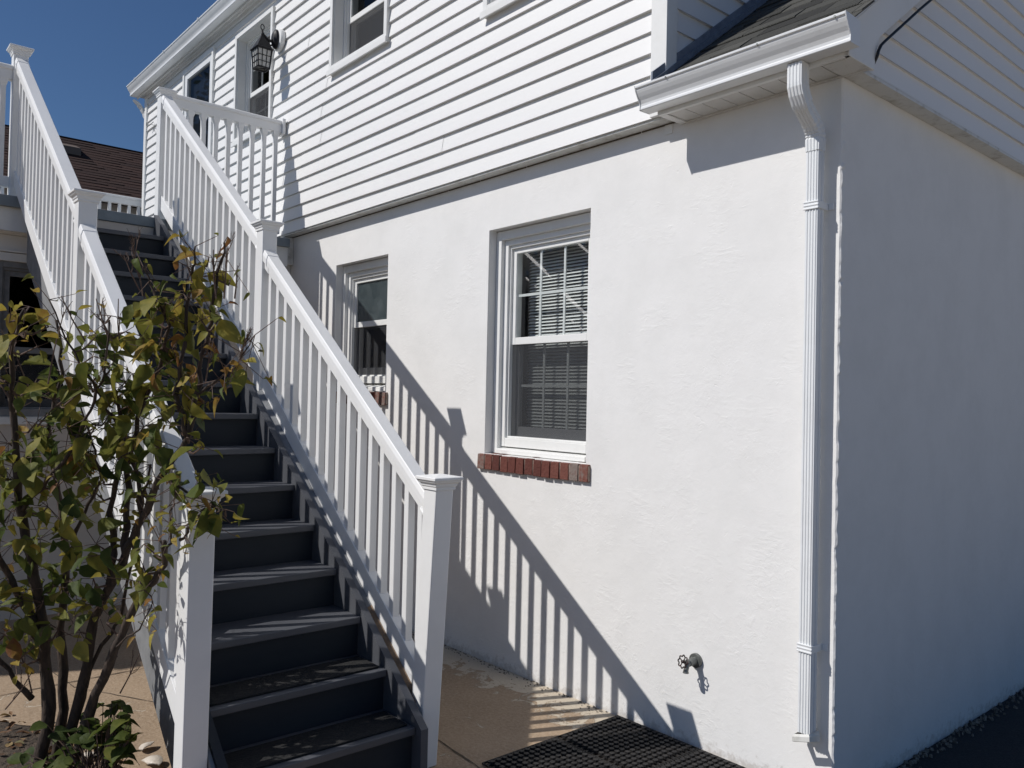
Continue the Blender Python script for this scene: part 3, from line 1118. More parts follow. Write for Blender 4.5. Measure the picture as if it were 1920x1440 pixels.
for x0, x1 in ((-.888, -.884), (.161, .165)):
    P0 = [(x0, YF-.003+q[0]*.95*1.02, 3.047+q[1]*.97) for q in pr]
    P1 = [(x1, p_[1], p_[2]) for p_ in P0]
    b = MB()
    b.loft([P0, P1])
    b.build("gutter_end_cap", MT['metal_white'], house)

# ---- lower roof: stepped shingle tabs
SL = .765
def roofz(y): return 3.163+(y+.20)*SL
b = MB()
rr = random.Random(21)
slab(b, -.855, .135, -.225, roofz(-.225)-.012, 4.8, roofz(4.8)-.012, .010)
e = .1
cnt = 0
L = math.sqrt(1+SL*SL)
while True:
    y0 = -.245+cnt*(.125/L)
    if y0 > 2.6: break
    y1 = y0+.25/L
    x = -.855-rr.uniform(0, .28)
    while x < .155:
        ww = rr.choice((.16, .22, .28, .33))
        xa, xb = max(x, -.852), min(x+ww-.004, .155+rr.uniform(-.006, .004))
        x += ww
        if xb-xa < .02: continue
        b.cur = min(1, max(0, rr.gauss(.45, .22)))
        lift = rr.choice((0, .003, .006))
        dy = rr.uniform(-.006, .004)
        z0, z1 = roofz(y0+dy)+.010+lift, roofz(y1)+.001
        b.hexa([(xa, y0+dy, z0-.006), (xb, y0+dy, z0-.006), (xb, y1, z1-.003), (xa, y1, z1-.003),
                (xa, y0+dy, z0), (xb, y0+dy, z0), (xb, y1, z1), (xa, y1, z1)])
    cnt += 1
b.cur = .4
slab(b, -.855, .135, 2.4, roofz(2.4)+.01, 4.8, roofz(4.8)+.01, .010)
slab(b, -.855, .135, 8.6, roofz(1.0), 4.8, roofz(4.8)+.01, .010)
b.build("lower_roof", MT['shingle'], house)
# flashing strips between return wall and roof
b = MB()
for k, (dx, w2_, h_) in enumerate(((0, .010, .085), (.012, .012, .045))):
    xa = XUR-.012+dx
    b.hexa([(xa, -.20, roofz(-.20)+.012), (xa+w2_, -.20, roofz(-.20)+.012), (xa+w2_, 4.6, roofz(4.6)+.012), (xa, 4.6, roofz(4.6)+.012),
            (xa, -.20, roofz(-.20)+h_), (xa+w2_, -.20, roofz(-.20)+h_), (xa+w2_, 4.6, roofz(4.6)+h_), (xa, 4.6, roofz(4.6)+h_)])
b.build("roof_flashing", mat("grey_flashing", (.22, .25, .30), .4, (.14, .16, .20), 20, 4), house)

# ---- gable side: clapboards, rake board
b = MB()
def rake_low(y): return 3.128+.735*y
siding(b, lambda u, z, d: (.066+d, u, z), 0, 6, 3.045, 5.9, .1035, .0125, (), seed=5, jo=0,
       start_fn=lambda z: max(.025, (z-3.26)/.735), end_fn=lambda z: 9.4-max(.025, (z-3.26)/.735))
b.build("gable_siding", MT['siding_side'], house, recalc=False)
b = MB()
b.poly([(.060, .0, 3.045), (.060, 9.4, 3.045), (.060, 9.4, 3.2), (.060, 4.8, 6.7), (.060, 0, 3.2)])
b.build("gable_sheathing", MT['trim'], house, recalc=False)
b = MB()
b.box(.002, .080, .012, 9.3, 3.028, 3.0435)
b.build("gable_starter_strip", MT['grime'], house)
b = MB()
pr = [(-.185, 3.030), (-.185, 3.150), (4.8, 3.150+4.985*.762), (4.8, rake_low(4.8)), (.075, rake_low(.075)), (.040, 3.110), (.028, 3.030)]
b.prism(pr, lambda q: (.098, q[0], q[1]), lambda q: (.120, q[0], q[1]))
b.build("rake_board", MT['trim'], house, bevel=.002)
b = MB()
b.box(.002, .118, -.163, .010, 3.0285, 3.036)
b.build("eave_return_soffit", MT['grime'], house)
b = MB()
pr = [(-.20, 3.150), (-.20, 3.168), (4.8, 3.168+5*.764), (4.8, 3.150+5*.764)]
b.prism(pr, lambda q: (.120, q[0], q[1]), lambda q: (.140, q[0], q[1]))
b.build("drip_edge", MT['metal_white'], house)

# black cable stapled along the rake board
b = MB()
pts = [(.095, .050, 3.052), (.112, .036, 3.062), (.126, .034, 3.085), (.130, .040, 3.112), (.129, .062, 3.140), (.129, .10, 3.170)]
for k in range(1, 14):
    y = .10+k*.33
    pts.append((.129, y, 3.170+(y-.10)*.727+.004*math.sin(k*2.1)))
b.tube(pts, .0065, 8)
cable = b.build("cable", MT['cable'], smooth=True)
tag(cable, "thin black cable fixed along the rake board of the shaded gable", "cable")

# ------------------------------------------------------------------ porch room below the deck (part of the house)
XP = -5.24
b = MB()
PW = (-2.26, -1.36, 1.44, 2.575)   # y0,y1,z0,z1
fP = lambda u, z, d: (XP+d, u, z)
for (y0, y1, z0, z1) in ((-6.0, PW[0], -.1, 2.66), (PW[1], .0, -.1, 2.66), (PW[0], PW[1], -.1, PW[2]), (PW[0], PW[1], PW[3], 2.66)):
    b.box(XP-.1, XP, y0, y1, z0, z1)
b.build("porch_wall", MT['lowwall'], house)
sash_window("window", lambda u, z, d: fP(u, z, d-.01), PW[0], PW[1], PW[2], PW[3], 1.93, house, "dark window of the porch room under the deck",
            muntins=False, roommat=MT['dark'], frame_w=.045, sw=.04, sm=MT['outer'])
b = MB()
frame_rect(b, fP, PW[0]-.07, PW[1]+.07, PW[2]-.06, PW[3]+.06, .07, .07, .055, .06, .022, 0.001)
b.build("window_casing", MT['trim'], house, bevel=.003)
b = MB()
siding(b, lambda u, z, d: (XP+.012+d, u, z), -6.0, -.02, 2.655, 2.80, .11, .012, (), seed=3)
b.box(XP, XP+.035, -6.0, -.1, 2.64, 2.655)
b.build("porch_siding", MT['siding_side'], house, recalc=False)
b = MB()
b.box(XP, XP+.10, -.095, -.003, 2.80, 3.045)
b.box(XP+.0, XP+.06, -.075, -.003, .05, 2.80)
b.build("corner_trim", MT['grime'], house, bevel=.003)
b = MB()
b.box(XP, XP+.22, -6.0, -.3, -.05, .14)
b.build("porch_plinth", MT['lowwall'], house, bevel=.01)

# ------------------------------------------------------------------ raised deck
deck = thing("deck", "raised white railed deck with grey floor edge at the top of the stairs", "deck", (-7.3, -2.0, 0))
ZD = 3.012
b = MB()
for k in range(33):
    x0 = -9.55+k*.137
    x1 = min(x0+.132, -5.06)
    if x1 <= x0: break
    b.box(x0, x1, -5.6, -.09, ZD-.03, ZD)
b.build("deck_boards", MT['deckgrey'], deck)
b = MB()
b.box(-5.06, -5.025, -5.6, -1.13, ZD-.075, ZD+.004)
b.box(-5.06, -5.025, -1.13, -.09, ZD-.075, ZD-.001)
b.build("deck_nosing", MT['deckgrey'], deck, bevel=.004)
b = MB()
b.box(-5.11, -5.07, -5.6, -.09, ZD-.24, ZD-.036)
b.box(-9.5, -5.11, -5.6, -.12, ZD-.22, ZD-.04)
b.build("deck_fascia", MT['trim'], deck)
b = MB()
b.box(-9.4, -9.25, -5.5, -5.35, 0, ZD-.22)
b.box(-9.4, -9.25, -.4, -.25, 0, ZD-.22)
b.build("support_post", MT['trim'], deck)

def cap_rings(b, cx, cy, z, w=.094):
    """moulded newel cap"""
    def sq(h, zz): return [(cx-h, cy-h, zz), (cx+h, cy-h, zz), (cx+h, cy+h, zz), (cx-h, cy+h, zz)]
    h = w/2
    b.loft([sq(h+.001, z-.062), sq(h+.006, z-.060), sq(h+.006, z-.048), sq(h+.010, z-.044), sq(h+.012, z-.034), sq(h+.022, z-.026),
            sq(h+.024, z-.019), sq(h+.030, z-.016), sq(h+.030, z-.006), sq(h+.026, z-.003), sq(.01, z+.006)])

def newel(parent, cx, cy, z0, z1, cx0=None, w=.094, label=None):
    b = MB()
    h = w/2
    cb = cx if cx0 is None else cx0
    b.hexa([(cb-h, cy-h, z0), (cb+h, cy-h, z0), (cb+h, cy+h, z0), (cb-h, cy+h, z0),
            (cx-h, cy-h, z1-.03), (cx+h, cy-h, z1-.03), (cx+h, cy+h, z1-.03), (cx-h, cy+h, z1-.03)])
    o = b.build("newel_post", MT['vinyl'], parent, bevel=.005)
    if label: o["label"] = label
    b = MB()
    cap_rings(b, cx, cy, z1)
    b.build("post_cap", MT['vinyl'], o)
    return o

def rail_sloped(parent, x0, z0, x1, z1, cy, joint=True):
    """handrail; z = underside line; runs from low end x0 to high end x1"""
    hw, sw = .029, .041
    pr = [(-hw, 0), (hw, 0), (hw+.001, .030), (sw, .036), (sw, .068), (.033, .090), (-.033, .090), (-sw, .068), (-sw, .036), (-hw-.001, .030)]
    k = math.sqrt(1+((z1-z0)/(x1-x0))**2) if x1 != x0 else 1
    b = MB()
    b.prism([(a, c*k*.98) for a, c in pr], lambda q: (x0, cy+q[0], z0+q[1]), lambda q: (x1, cy+q[0], z1+q[1]))
    o = b.build("handrail", MT['vinyl'], parent, bevel=.0025)
    if joint:   # moulded sleeve at the upper end
        b = MB()
        dz = (z1-z0)/(x1-x0)
        xa, xb = x1, x1+.055
        b.prism([(a*1.10, c*k*1.03-.002) for a, c in pr], lambda q: (xb, cy+q[0], z1+dz*.055+q[1]), lambda q: (xa+.002, cy+q[0], z1+q[1]))
        b.build("rail_bracket", MT['vinyl'], o, bevel=.003)
        b = MB()
        xa, xb = x0, x0-.03
        b.prism([(a*1.06, c*k*.3-.003) for a, c in pr], lambda q: (xa-.002, cy+q[0], z0+q[1]), lambda q: (xb, cy+q[0], z0-dz*.03+q[1]))
        b.build("rail_bracket", MT['vinyl'], o, bevel=.002)
    return o

def bottom_sloped(parent, x0, z0, x1, z1, cy, h=.118):
    b = MB()
    b.prism([(-.026, 0), (.026, 0), (.026, h), (-.026, h)], lambda q: (x0, cy+q[0], z0+q[1]), lambda q: (x1, cy+q[0], z1+q[1]))
    return b.build("bottom_rail", MT['vinyl'], parent, bevel=.003)

BAL = {}
def balusters_sloped(parent, x0, x1, n, lo, hi, cy):
    """n balusters between x0 and x1; lo/hi = functions of x"""
    for k in range(n):
        x = x0+(x1-x0)*(k+.5)/n
        h = .0185
        b = MB()
        zl, zh = lo, hi
        b.hexa([(x-h, cy-h, zl(x-h)), (x+h, cy-h, zl(x+h)), (x+h, cy+h, zl(x+h)), (x-h, cy+h, zl(x-h)),
                (x-h, cy-h, zh(x-h)), (x+h, cy-h, zh(x+h)), (x+h, cy+h, zh(x+h)), (x-h, cy+h, zh(x-h))])
        b.build("baluster", MT['vinyl'], parent, bevel=.002, seg=1)

def line(xa, za, xb, zb):
    return lambda x: za+(zb-za)*(x-xa)/(xb-xa)

# ------------------------------------------------------------------ stairs
stairs = thing("staircase", "long outdoor staircase with dark grey steps and white railings", "staircase", (-3.1, -1.65, 0))
YR, YLL = -1.125, -2.150        # centre lines of right and left railings
YI0, YI1 = -2.045, -1.235       # inner edges of the treads
NX = [-1.24-.2375*(k-1)-.0010*(k-1)**2 for k in range(1, 17)]
NZ = [.225+.1858*(k-1) for k in range(1, 17)]
for k in range(15):
    x, z = NX[k], NZ[k]
    xb = NX[k+1]+.03
    b = MB()
    b.box(xb-.082, x, YI0, YI1, z-.032, z)
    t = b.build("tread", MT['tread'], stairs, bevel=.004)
    zb = NZ[k-1]+.001 if k else 0.0
    b = MB()
    b.box(x-.045, x-.027, YI0, YI1, zb, z-.033)
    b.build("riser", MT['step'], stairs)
b = MB()
b.box(NX[15]-.045, NX[15]-.012, YI0, YI1, NZ[14]+.001, ZD-.078)
o = b.build("riser", MT['lowwall'], stairs)
o["label"] = "unpainted pale top riser"

def nline(x):
    import bisect
    for k in range(15):
        if x >= NX[k+1]:
            t = (x-NX[k])/(NX[k+1]-NX[k])
            return NZ[k]+t*(NZ[k+1]-NZ[k])
    return NZ[15]
def stringer(y0, y1, topo, m, botd=.47, xs=-1.20, xe=-5.05, nose=True):
    b = MB()
    N = 24
    P, Q = [], []
    slope = .1858/.2375
    for k in range(N+1):
        x = xs+(xe-xs)*k/N
        top = (nline(x) if x < NX[0] else NZ[0]+(NX[0]-x)*slope)+topo
        bot = max(0.0, top-topo-botd)
        P.append((x, top)); Q.append((x, min(bot, top-.02)))
    for (xa, ta), (xb, tb), (xc, ba), (xd, bb) in zip(P[:-1], P[1:], Q[:-1], Q[1:]):
        b.quad((xa, y0, ba), (xb, y0, bb), (xb, y0, tb), (xa, y0, ta))
        b.quad((xa, y1, ba), (xb, y1, bb), (xb, y1, tb), (xa, y1, ta))
        b.quad((xa, y0, ta), (xb, y0, tb), (xb, y1, tb), (xa, y1, ta))
        b.quad((xa, y0, ba), (xb, y0, bb), (xb, y1, bb), (xa, y1, ba))
    b.quad((xs, y0, Q[0][1]), (xs, y1, Q[0][1]), (xs, y1, P[0][1]), (xs, y0, P[0][1]))
    b.quad((xe, y0, Q[-1][1]), (xe, y1, Q[-1][1]), (xe, y1, P[-1][1]), (xe, y0, P[-1][1]))
    return b
stringer(-1.233, -1.197, .030, None).build("stringer", MT['tread'], stairs, recalc=False)
def filler(xa, xb, m):
    f = line(-1.363, .318, -3.10, 1.665)
    b = MB()
    b.hexa([(xb, -1.194, f(xb)-.2), (xa, -1.194, f(xa)-.2), (xa, -1.153, f(xa)-.2), (xb, -1.153, f(xb)-.2),
            (xb, -1.194, f(xb)-.012), (xa, -1.194, f(xa)-.012), (xa, -1.153, f(xa)+.006), (xb, -1.153, f(xb)+.006)])
    return b.build("filler_board", m, stairs)
o = filler(-1.335, -1.76, MT['rawwood'])
o["label"] = "bare unpainted wood board beside the lowest steps"
filler(-1.762, -3.1, MT['outer'])
stringer(-2.083, -2.047, .030, None).build("stringer", MT['step'], stairs, recalc=False)
o = stringer(-2.100, -2.085, .012, None, botd=.462, xs=-1.22, xe=-5.04).build("stringer", MT['outer'], stairs, recalc=False)
o["label"] = "pale grey outer face board of the left stringer"

# rail lines
XA0, XA1 = -1.315, -3.105    # lower flight between newels
XB0, XB1 = -3.200, -5.160    # upper flight
loA = line(-1.363, .318, -3.10, 1.665)
loB = line(-3.20, 1.735, -5.15, 3.105)
hiA = line(-1.33, 1.118, -3.05, 2.378)
hiB = line(-3.264, 2.573, -5.03, 3.845)
for cy, side in ((YR, "right"), (YLL, "left")):
    yb = cy
    dzl = 0 if side == "right" else .005
    newel(stairs, -1.262 if side == "right" else -1.345, cy, 0, 1.302 if side == "right" else 1.292, -1.342 if side == "right" else -1.365)
    newel(stairs, -3.152, cy, loA(-3.15)-.10, 2.715)
    rail_sloped(stairs, XA0, hiA(XA0), XA1, hiA(XA1), cy)
    rail_sloped(stairs, XB0, hiB(XB0), XB1, hiB(XB1), cy)
    bottom_sloped(stairs, XA0-.02, loA(XA0-.02), XA1, loA(XA1), cy)
    bottom_sloped(stairs, XB0, loB(XB0), XB1, loB(XB1), cy)
    balusters_sloped(stairs, XA0-.01, XA1, 16, lambda x: loA(x)+.11, lambda x: hiA(x)+.01, cy)
    balusters_sloped(stairs, XB0, XB1-.0, 17, lambda x: loB(x)+.11, lambda x: hiB(x)+.01, cy)

# deck railings
newel(deck, -5.205, YR, ZD-.02, 4.100)
newel(deck, -5.235, YLL, ZD-.12, 4.150)
def level_rail(parent, p0, p1, ztop, zbot, n, flared=True):
    """level guard between two xy points"""
    a, c = Vector((*p0, 0)), Vector((*p1, 0))
    d = (c-a).normalized()
    s = Vector((-d.y, d.x, 0))
    b = MB()
    pr = [(-.030, -.105), (.030, -.105), (.030, -.038), (.040, -.032), (.040, -.008), (.030, 0), (-.030, 0), (-.040, -.008), (-.040, -.032), (-.030, -.038)]
    b.prism(pr, lambda q: a+s*q[0]+Vector((0, 0, ztop+q[1])), lambda q: c+s*q[0]+Vector((0, 0, ztop+q[1])))
    b.build("handrail", MT['vinyl'], parent, bevel=.002)
    b = MB()
    pr = [(-.024, 0), (.024, 0), (.024, .075), (-.024, .075)]
    b.prism(pr, lambda q: a+s*q[0]+Vector((0, 0, zbot+q[1])), lambda q: c+s*q[0]+Vector((0, 0, zbot+q[1])))
    b.build("bottom_rail", MT['vinyl'], parent, bevel=.002)
    for k in range(n):
        q = a.lerp(c, (k+.5)/n)
        b = MB()
        h = .0175
        def sq(hh, z): return [tuple(q+d*hh*i+s*hh*j+Vector((0, 0, z))) for i, j in ((-1, -1), (1, -1), (1, 1), (-1, 1))]
        if flared:
            zt = ztop-.105
            b.loft([sq(h, zbot+.07), sq(h, zt-.07), sq(h*1.05, zt-.05), sq(h*1.5, zt-.025), sq(h*1.62, zt+.002)])
        else:
            b.loft([sq(h, zbot+.07), sq(h, ztop-.10)])
        b.build("baluster", MT['vinyl'], parent, bevel=.0015, seg=1)
level_rail(deck, (-5.205, YR+.047), (-5.205, YU-.035), 4.085, ZD+.06, 9)
b = MB()
b.box(-5.262, -5.148, YU-.045, YU-.018, 3.96, 4.10)
b.build("rail_bracket", MT['vinyl'], deck, bevel=.003)
level_rail(deck, (-5.235, YLL-.047), (-5.235, -5.5), 4.005, ZD+.10, 30)
newel(deck, -5.235, -5.547, ZD-.02, 4.10)
level_rail(deck, (-9.45, -5.4), (-9.45, -.05), 4.125, ZD+.06, 46, False)
level_rail(deck, (-5.28, -5.547), (-9.40, -5.547), 4.05, ZD+.06, 34, False)
newel(deck, -9.45, -5.547, ZD-.02, 4.10)

# tread mats
for k, lb in ((0, "black carpet tread mat on the lowest visible step"), (1, "black carpet tread mat on the second step from the bottom")):
    b = MB()
    b.box(NX[k]-.222, NX[k]-.034, YI0+.02, YI1-.02, NZ[k]+.0005, NZ[k]+.010)
    o = b.build("stair_mat", MT['mat_dark'], bevel=.003)
    tag(o, lb, "mat", "black mats on the bottom steps")

# ------------------------------------------------------------------ rubber mat on the patio
mt_ = thing("rubber_mat", "black rubber ring mat lying on the patio against the white wall", "mat", (-.65, -.45, 0.004))
rr = random.Random(9)
def tile(x0, y0, x1, y1):
    b = MB()
    # perforated tile: ribs plus raised round studs
    n = 15
    s = (x1-x0)/n
    my = int(round((y1-y0)/s))
    sy = (y1-y0)/my
    b.cur = .5
    for i in range(n+1):
        xx = x0+i*s
        b.box(max(x0, xx-.0045), min(x1, xx+.0045), y0, y1, .004, .0125)
    for j in range(my+1):
        yy = y0+j*sy
        b.box(x0, x1, max(y0, yy-.0045), min(y1, yy+.0045), .004, .0121)
    for i in range(n+1):
        for j in range(my+1):
            xx, yy = x0+i*s, y0+j*sy
            rt_ = [(xx+math.cos(a*math.pi/4)*.0128, yy+math.sin(a*math.pi/4)*.0128) for a in range(8)]
            if xx-.013 < x0 or xx+.013 > x1: continue
            if yy-.013 < y0 or yy+.013 > y1: continue
            b.loft([[(p_[0], p_[1], .0035) for p_ in rt_], [(p_[0], p_[1], .022) for p_ in rt_]])
    return b.build("mat_tile", MT['rubber'], mt_)
for i in range(2):
    for j in range(2):
        x0, y0 = -1.175+i*.515, -.92+j*.455
        tile(x0+.002, y0+.002, x0+.513, y0+.453)

# ------------------------------------------------------------------ wall tap
tap = thing("outdoor_tap", "old metal garden tap with red handwheel low on the white wall", "tap", (-.688, 0, .40))
TX, TZ = -.690, .418
b = MB()
b.cyl((TX, -.001, TZ), (0, -1, 0), .034, .016, 28)
b.cyl((TX+.018, -.016, TZ-.010), (0, -1, 0), .005, .004, 8)
b.cyl((TX-.018, -.016, TZ+.010), (0, -1, 0), .005, .004, 8)
b.build("flange", MT['galv'], tap, bevel=.003)
b = MB()
b.tube([(TX, -.014, TZ), (TX, -.045, TZ), (TX, -.062, TZ-.004)], [.019, .018, .016], 16)
b.tube([(TX, -.058, TZ-.002), (TX-.001, -.075, TZ-.014), (TX-.001, -.082, TZ-.034), (TX-.001, -.083, TZ-.046)], [.013, .012, .012, .015], 14)
b.tube([(TX, -.055, TZ), (TX-.004, -.088, TZ+.008)], [.012, .009], 12)
b.build("tap_body", MT['galv'], tap, bevel=.001)
b = MB()
hc = Vector((TX-.006, -.100, TZ+.010))
ax = Vector((-.10, -.97, .22)).normalized()
u = ax.orthogonal().normalized(); v2 = ax.cross(u)
pts = []
for k in range(48):
    a = 2*math.pi*k/48
    r_ = .027+.0035*math.cos(8*a)
    pts.append(hc+(u*math.cos(a)+v2*math.sin(a))*r_)
pts.append(pts[0])
b.tube(pts, .0032, 6, caps=False)
for k in range(4):
    a = 2*math.pi*k/4+.3
    b.tube([hc, hc+(u*math.cos(a)+v2*math.sin(a))*.026], .0028, 6)
b.cyl(hc-ax*.006, ax, .007, .012, 12)
b.build("handwheel", MT['redpaint'], tap, smooth=True)

# ------------------------------------------------------------------ wall lantern
LX, LZ = -5.32, 4.86
lan = thing("wall_lantern", "black lattice wall lantern hanging from a scroll arm on the white siding", "lantern", (LX, YU, LZ))
b = MB()
rings = []
for (r_, d_) in ((.095, 0.004), (.095, .030), (.088, .042), (.070, .046)):
    rings.append([(LX+r_*math.cos(a*math.pi/16), YU-.004-d_, LZ+r_*1.05*math.sin(a*math.pi/16)) for a in range(32)])
b.loft(rings)
b.build("mounting_block", MT['trim'], lan, smooth=False)
b = MB()
rings = []
for (r_, d_) in ((.066, .048), (.066, .058), (.060, .068), (.040, .084), (.016, .090)):
    rings.append([(LX+r_*.85*math.cos(a*math.pi/14), YU-.004-d_, LZ+r_*1.35*math.sin(a*math.pi/14)) for a in range(28)])
b.loft(rings)
b.build("backplate", MT['blackmetal'], lan, smooth=False)
LY = YU-.185
top = LZ-.015
b = MB()
b.tube([(LX, YU-.08, LZ-.01), (LX, YU-.10, LZ-.030), (LX, YU-.13, LZ-.026), (LX, YU-.16, LZ-.003), (LX, LY, LZ+.018)], [.018, .014, .012, .011, .012], 10)
b.tube([(LX, YU-.080, LZ-.05), (LX, YU-.105, LZ-.072), (LX, YU-.140, LZ-.050), (LX, YU-.165, LZ-.018)], [.012, .008, .007, .006], 8)
b.tube([(LX, LY, LZ-.03), (LX, LY, LZ+.045)], [.013, .009], 10)
ring = [(LX, LY+.016*math.cos(a*math.pi/8), LZ+.072+.024*math.sin(a*math.pi/8)) for a in range(17)]
b.tube(ring, .0045, 7, caps=False)
b.build("bracket_arm", MT['blackmetal'], lan, smooth=True)
def lsq(h, z): return [(LX-h, LY-h, z), (LX+h, LY-h, z), (LX+h, LY+h, z), (LX-h, LY+h, z)]
b = MB()
b.loft([lsq(.080, top-.125), lsq(.080, top-.117), lsq(.070, top-.110), lsq(.020, top-.010), lsq(.012, top+.01)])
b.build("lantern_roof", MT['blackmetal'], lan, bevel=.002)
cage = MB()
zt, zb_ = top-.124, top-.290
ht, hb = .066, .054
def edge_pt(face, t, s):
    """face 0..3, t 0..1 across, s 0..1 down"""
    h = ht+(hb-ht)*s
    z = zt+(zb_-zt)*s
    c = -h+2*h*t
    return [(LX+c, LY-h, z), (LX+h, LY+c, z), (LX-c, LY+h, z), (LX-h, LY-c, z)][face]
for fc in range(4):
    cage.tube([edge_pt(fc, 0, 0), edge_pt(fc, 0, 1)], .0065, 6)
    for t in (1/3, 2/3):
        cage.tube([edge_pt(fc, t, 0), edge_pt(fc, t, 1)], .0034, 5)
    for s in (.36, .68):
        cage.tube([edge_pt(fc, 0, s), edge_pt(fc, 1, s)], .0034, 5)
    cage.tube([edge_pt(fc, 0, 0), edge_pt(fc, 1, 0)], .0070, 6)
    cage.tube([edge_pt(fc, 0, 1), edge_pt(fc, 1, 1)], .0080, 6)
cage.tube([(LX-hb, LY-hb, zb_), (LX+hb, LY+hb, zb_)], .004, 6)
cage.build("lantern_cage", MT['blackmetal'], lan)
b = MB()
for fc in range(4):
    P = [edge_pt(fc, .03, .02), edge_pt(fc, .97, .02), edge_pt(fc, .97, .98), edge_pt(fc, .03, .98)]
    c = Vector((LX, LY, 0))
    P = [((p_[0]-LX)*.96+LX, (p_[1]-LY)*.96+LY, p_[2]) for p_ in P]
    b.quad(*P)
b.build("lamp_glass", MT['lampglass'], lan, recalc=False)

# wire hook on the far siding
b = MB()
hk = Vector((-9.05, YU-.02, 4.985))
b.tube([hk+Vector((.10, 0, .02)), hk+Vector((.03, -.03, -.02)), hk+Vector((-.03, -.04, .03)), hk+Vector((-.05, -.04, .0)), hk+Vector((-.02, -.04, -.03)), hk+Vector((.05, -.02, .0)), hk+Vector((.12, 0, -.03)), hk+Vector((.14, 0, -.11))], .005, 6)
tag(b.build("wire_hook", MT['galv'], smooth=True), "small bent wire hook on the far corner of the siding", "hook")

# ------------------------------------------------------------------ neighbouring house beyond the deck
nb = thing("neighbour_house", "neighbouring house with dark brown shingle roof behind the stairs", "house", (-20, 2, 0))
def nrz(x): return 5.72+(-17.0-x)*(7.62-5.72)/3.0
b = MB()
rr = random.Random(31)
x = -16.85
while x > -20.0:
    x2 = max(x-.15, -20.0)
    y = -9.0-rr.uniform(0, .6)
    while y < 11:
        y2 = y+rr.uniform(.5, 1.1)
        b.cur = min(1, max(0, rr.gauss(.45, .16)))
        lift = rr.choice((0, .002, .003))
        b.hexa([(x, y, nrz(x)-.03), (x, y2, nrz(x)-.03), (x2, y2, nrz(x2)-.03), (x2, y, nrz(x2)-.03),
                (x, y, nrz(x)+.007+lift), (x, y2, nrz(x)+.022+lift), (x2, y2, nrz(x2)+.004), (x2, y, nrz(x2)+.004)])
        y = y2
    x = x2
b.cur = .35
b.hexa([(-20, -9, 7.58), (-20, 11, 7.58), (-23.2, 11, 5.7), (-23.2, -9, 5.7), (-20, -9, 7.66), (-20, 11, 7.66), (-23.2, 11, 5.78), (-23.2, -9, 5.78)])
nroof = b.build("roof", MT['shingle_brown'], nb)
b = MB()
yv, xv = .75, -19.25
zv = nrz(xv)
b.hexa([(xv+.25, yv-.0, nrz(xv+.25)+.02), (xv+.25, yv+.55, nrz(xv+.25)+.02), (xv-.25, yv+.55, nrz(xv-.25)+.02), (xv-.25, yv, nrz(xv-.25)+.02),
        (xv+.25, yv-.0, nrz(xv+.25)+.20), (xv+.25, yv+.55, nrz(xv+.25)+.20), (xv-.25, yv+.55, nrz(xv-.25)+.05), (xv-.25, yv, nrz(xv-.25)+.05)])
b.build("roof_vent", mat("weathered_vent_metal", (.16, .12, .09), .7), nroof, bevel=.01)
b = MB()
b.box(-22.9, -17.35, -8.5, 10.5, 0, 5.62)
b.build("wall", MT['siding'], nb)
b = MB()
siding(b, lambda u, z, d: (-17.33+d, u, z), -8.5, 10.5, .2, 5.66, .13, .05, (), seed=13)
b.build("siding", MT['siding_side'], nb, recalc=False)
b = MB()
for yy in (-8.5, 10.5):
    b.poly([(-17.3, yy, 5.4), (-23, yy, 5.4), (-20, yy, 7.5)])
b.build("gable", MT['siding'], nb, recalc=False)

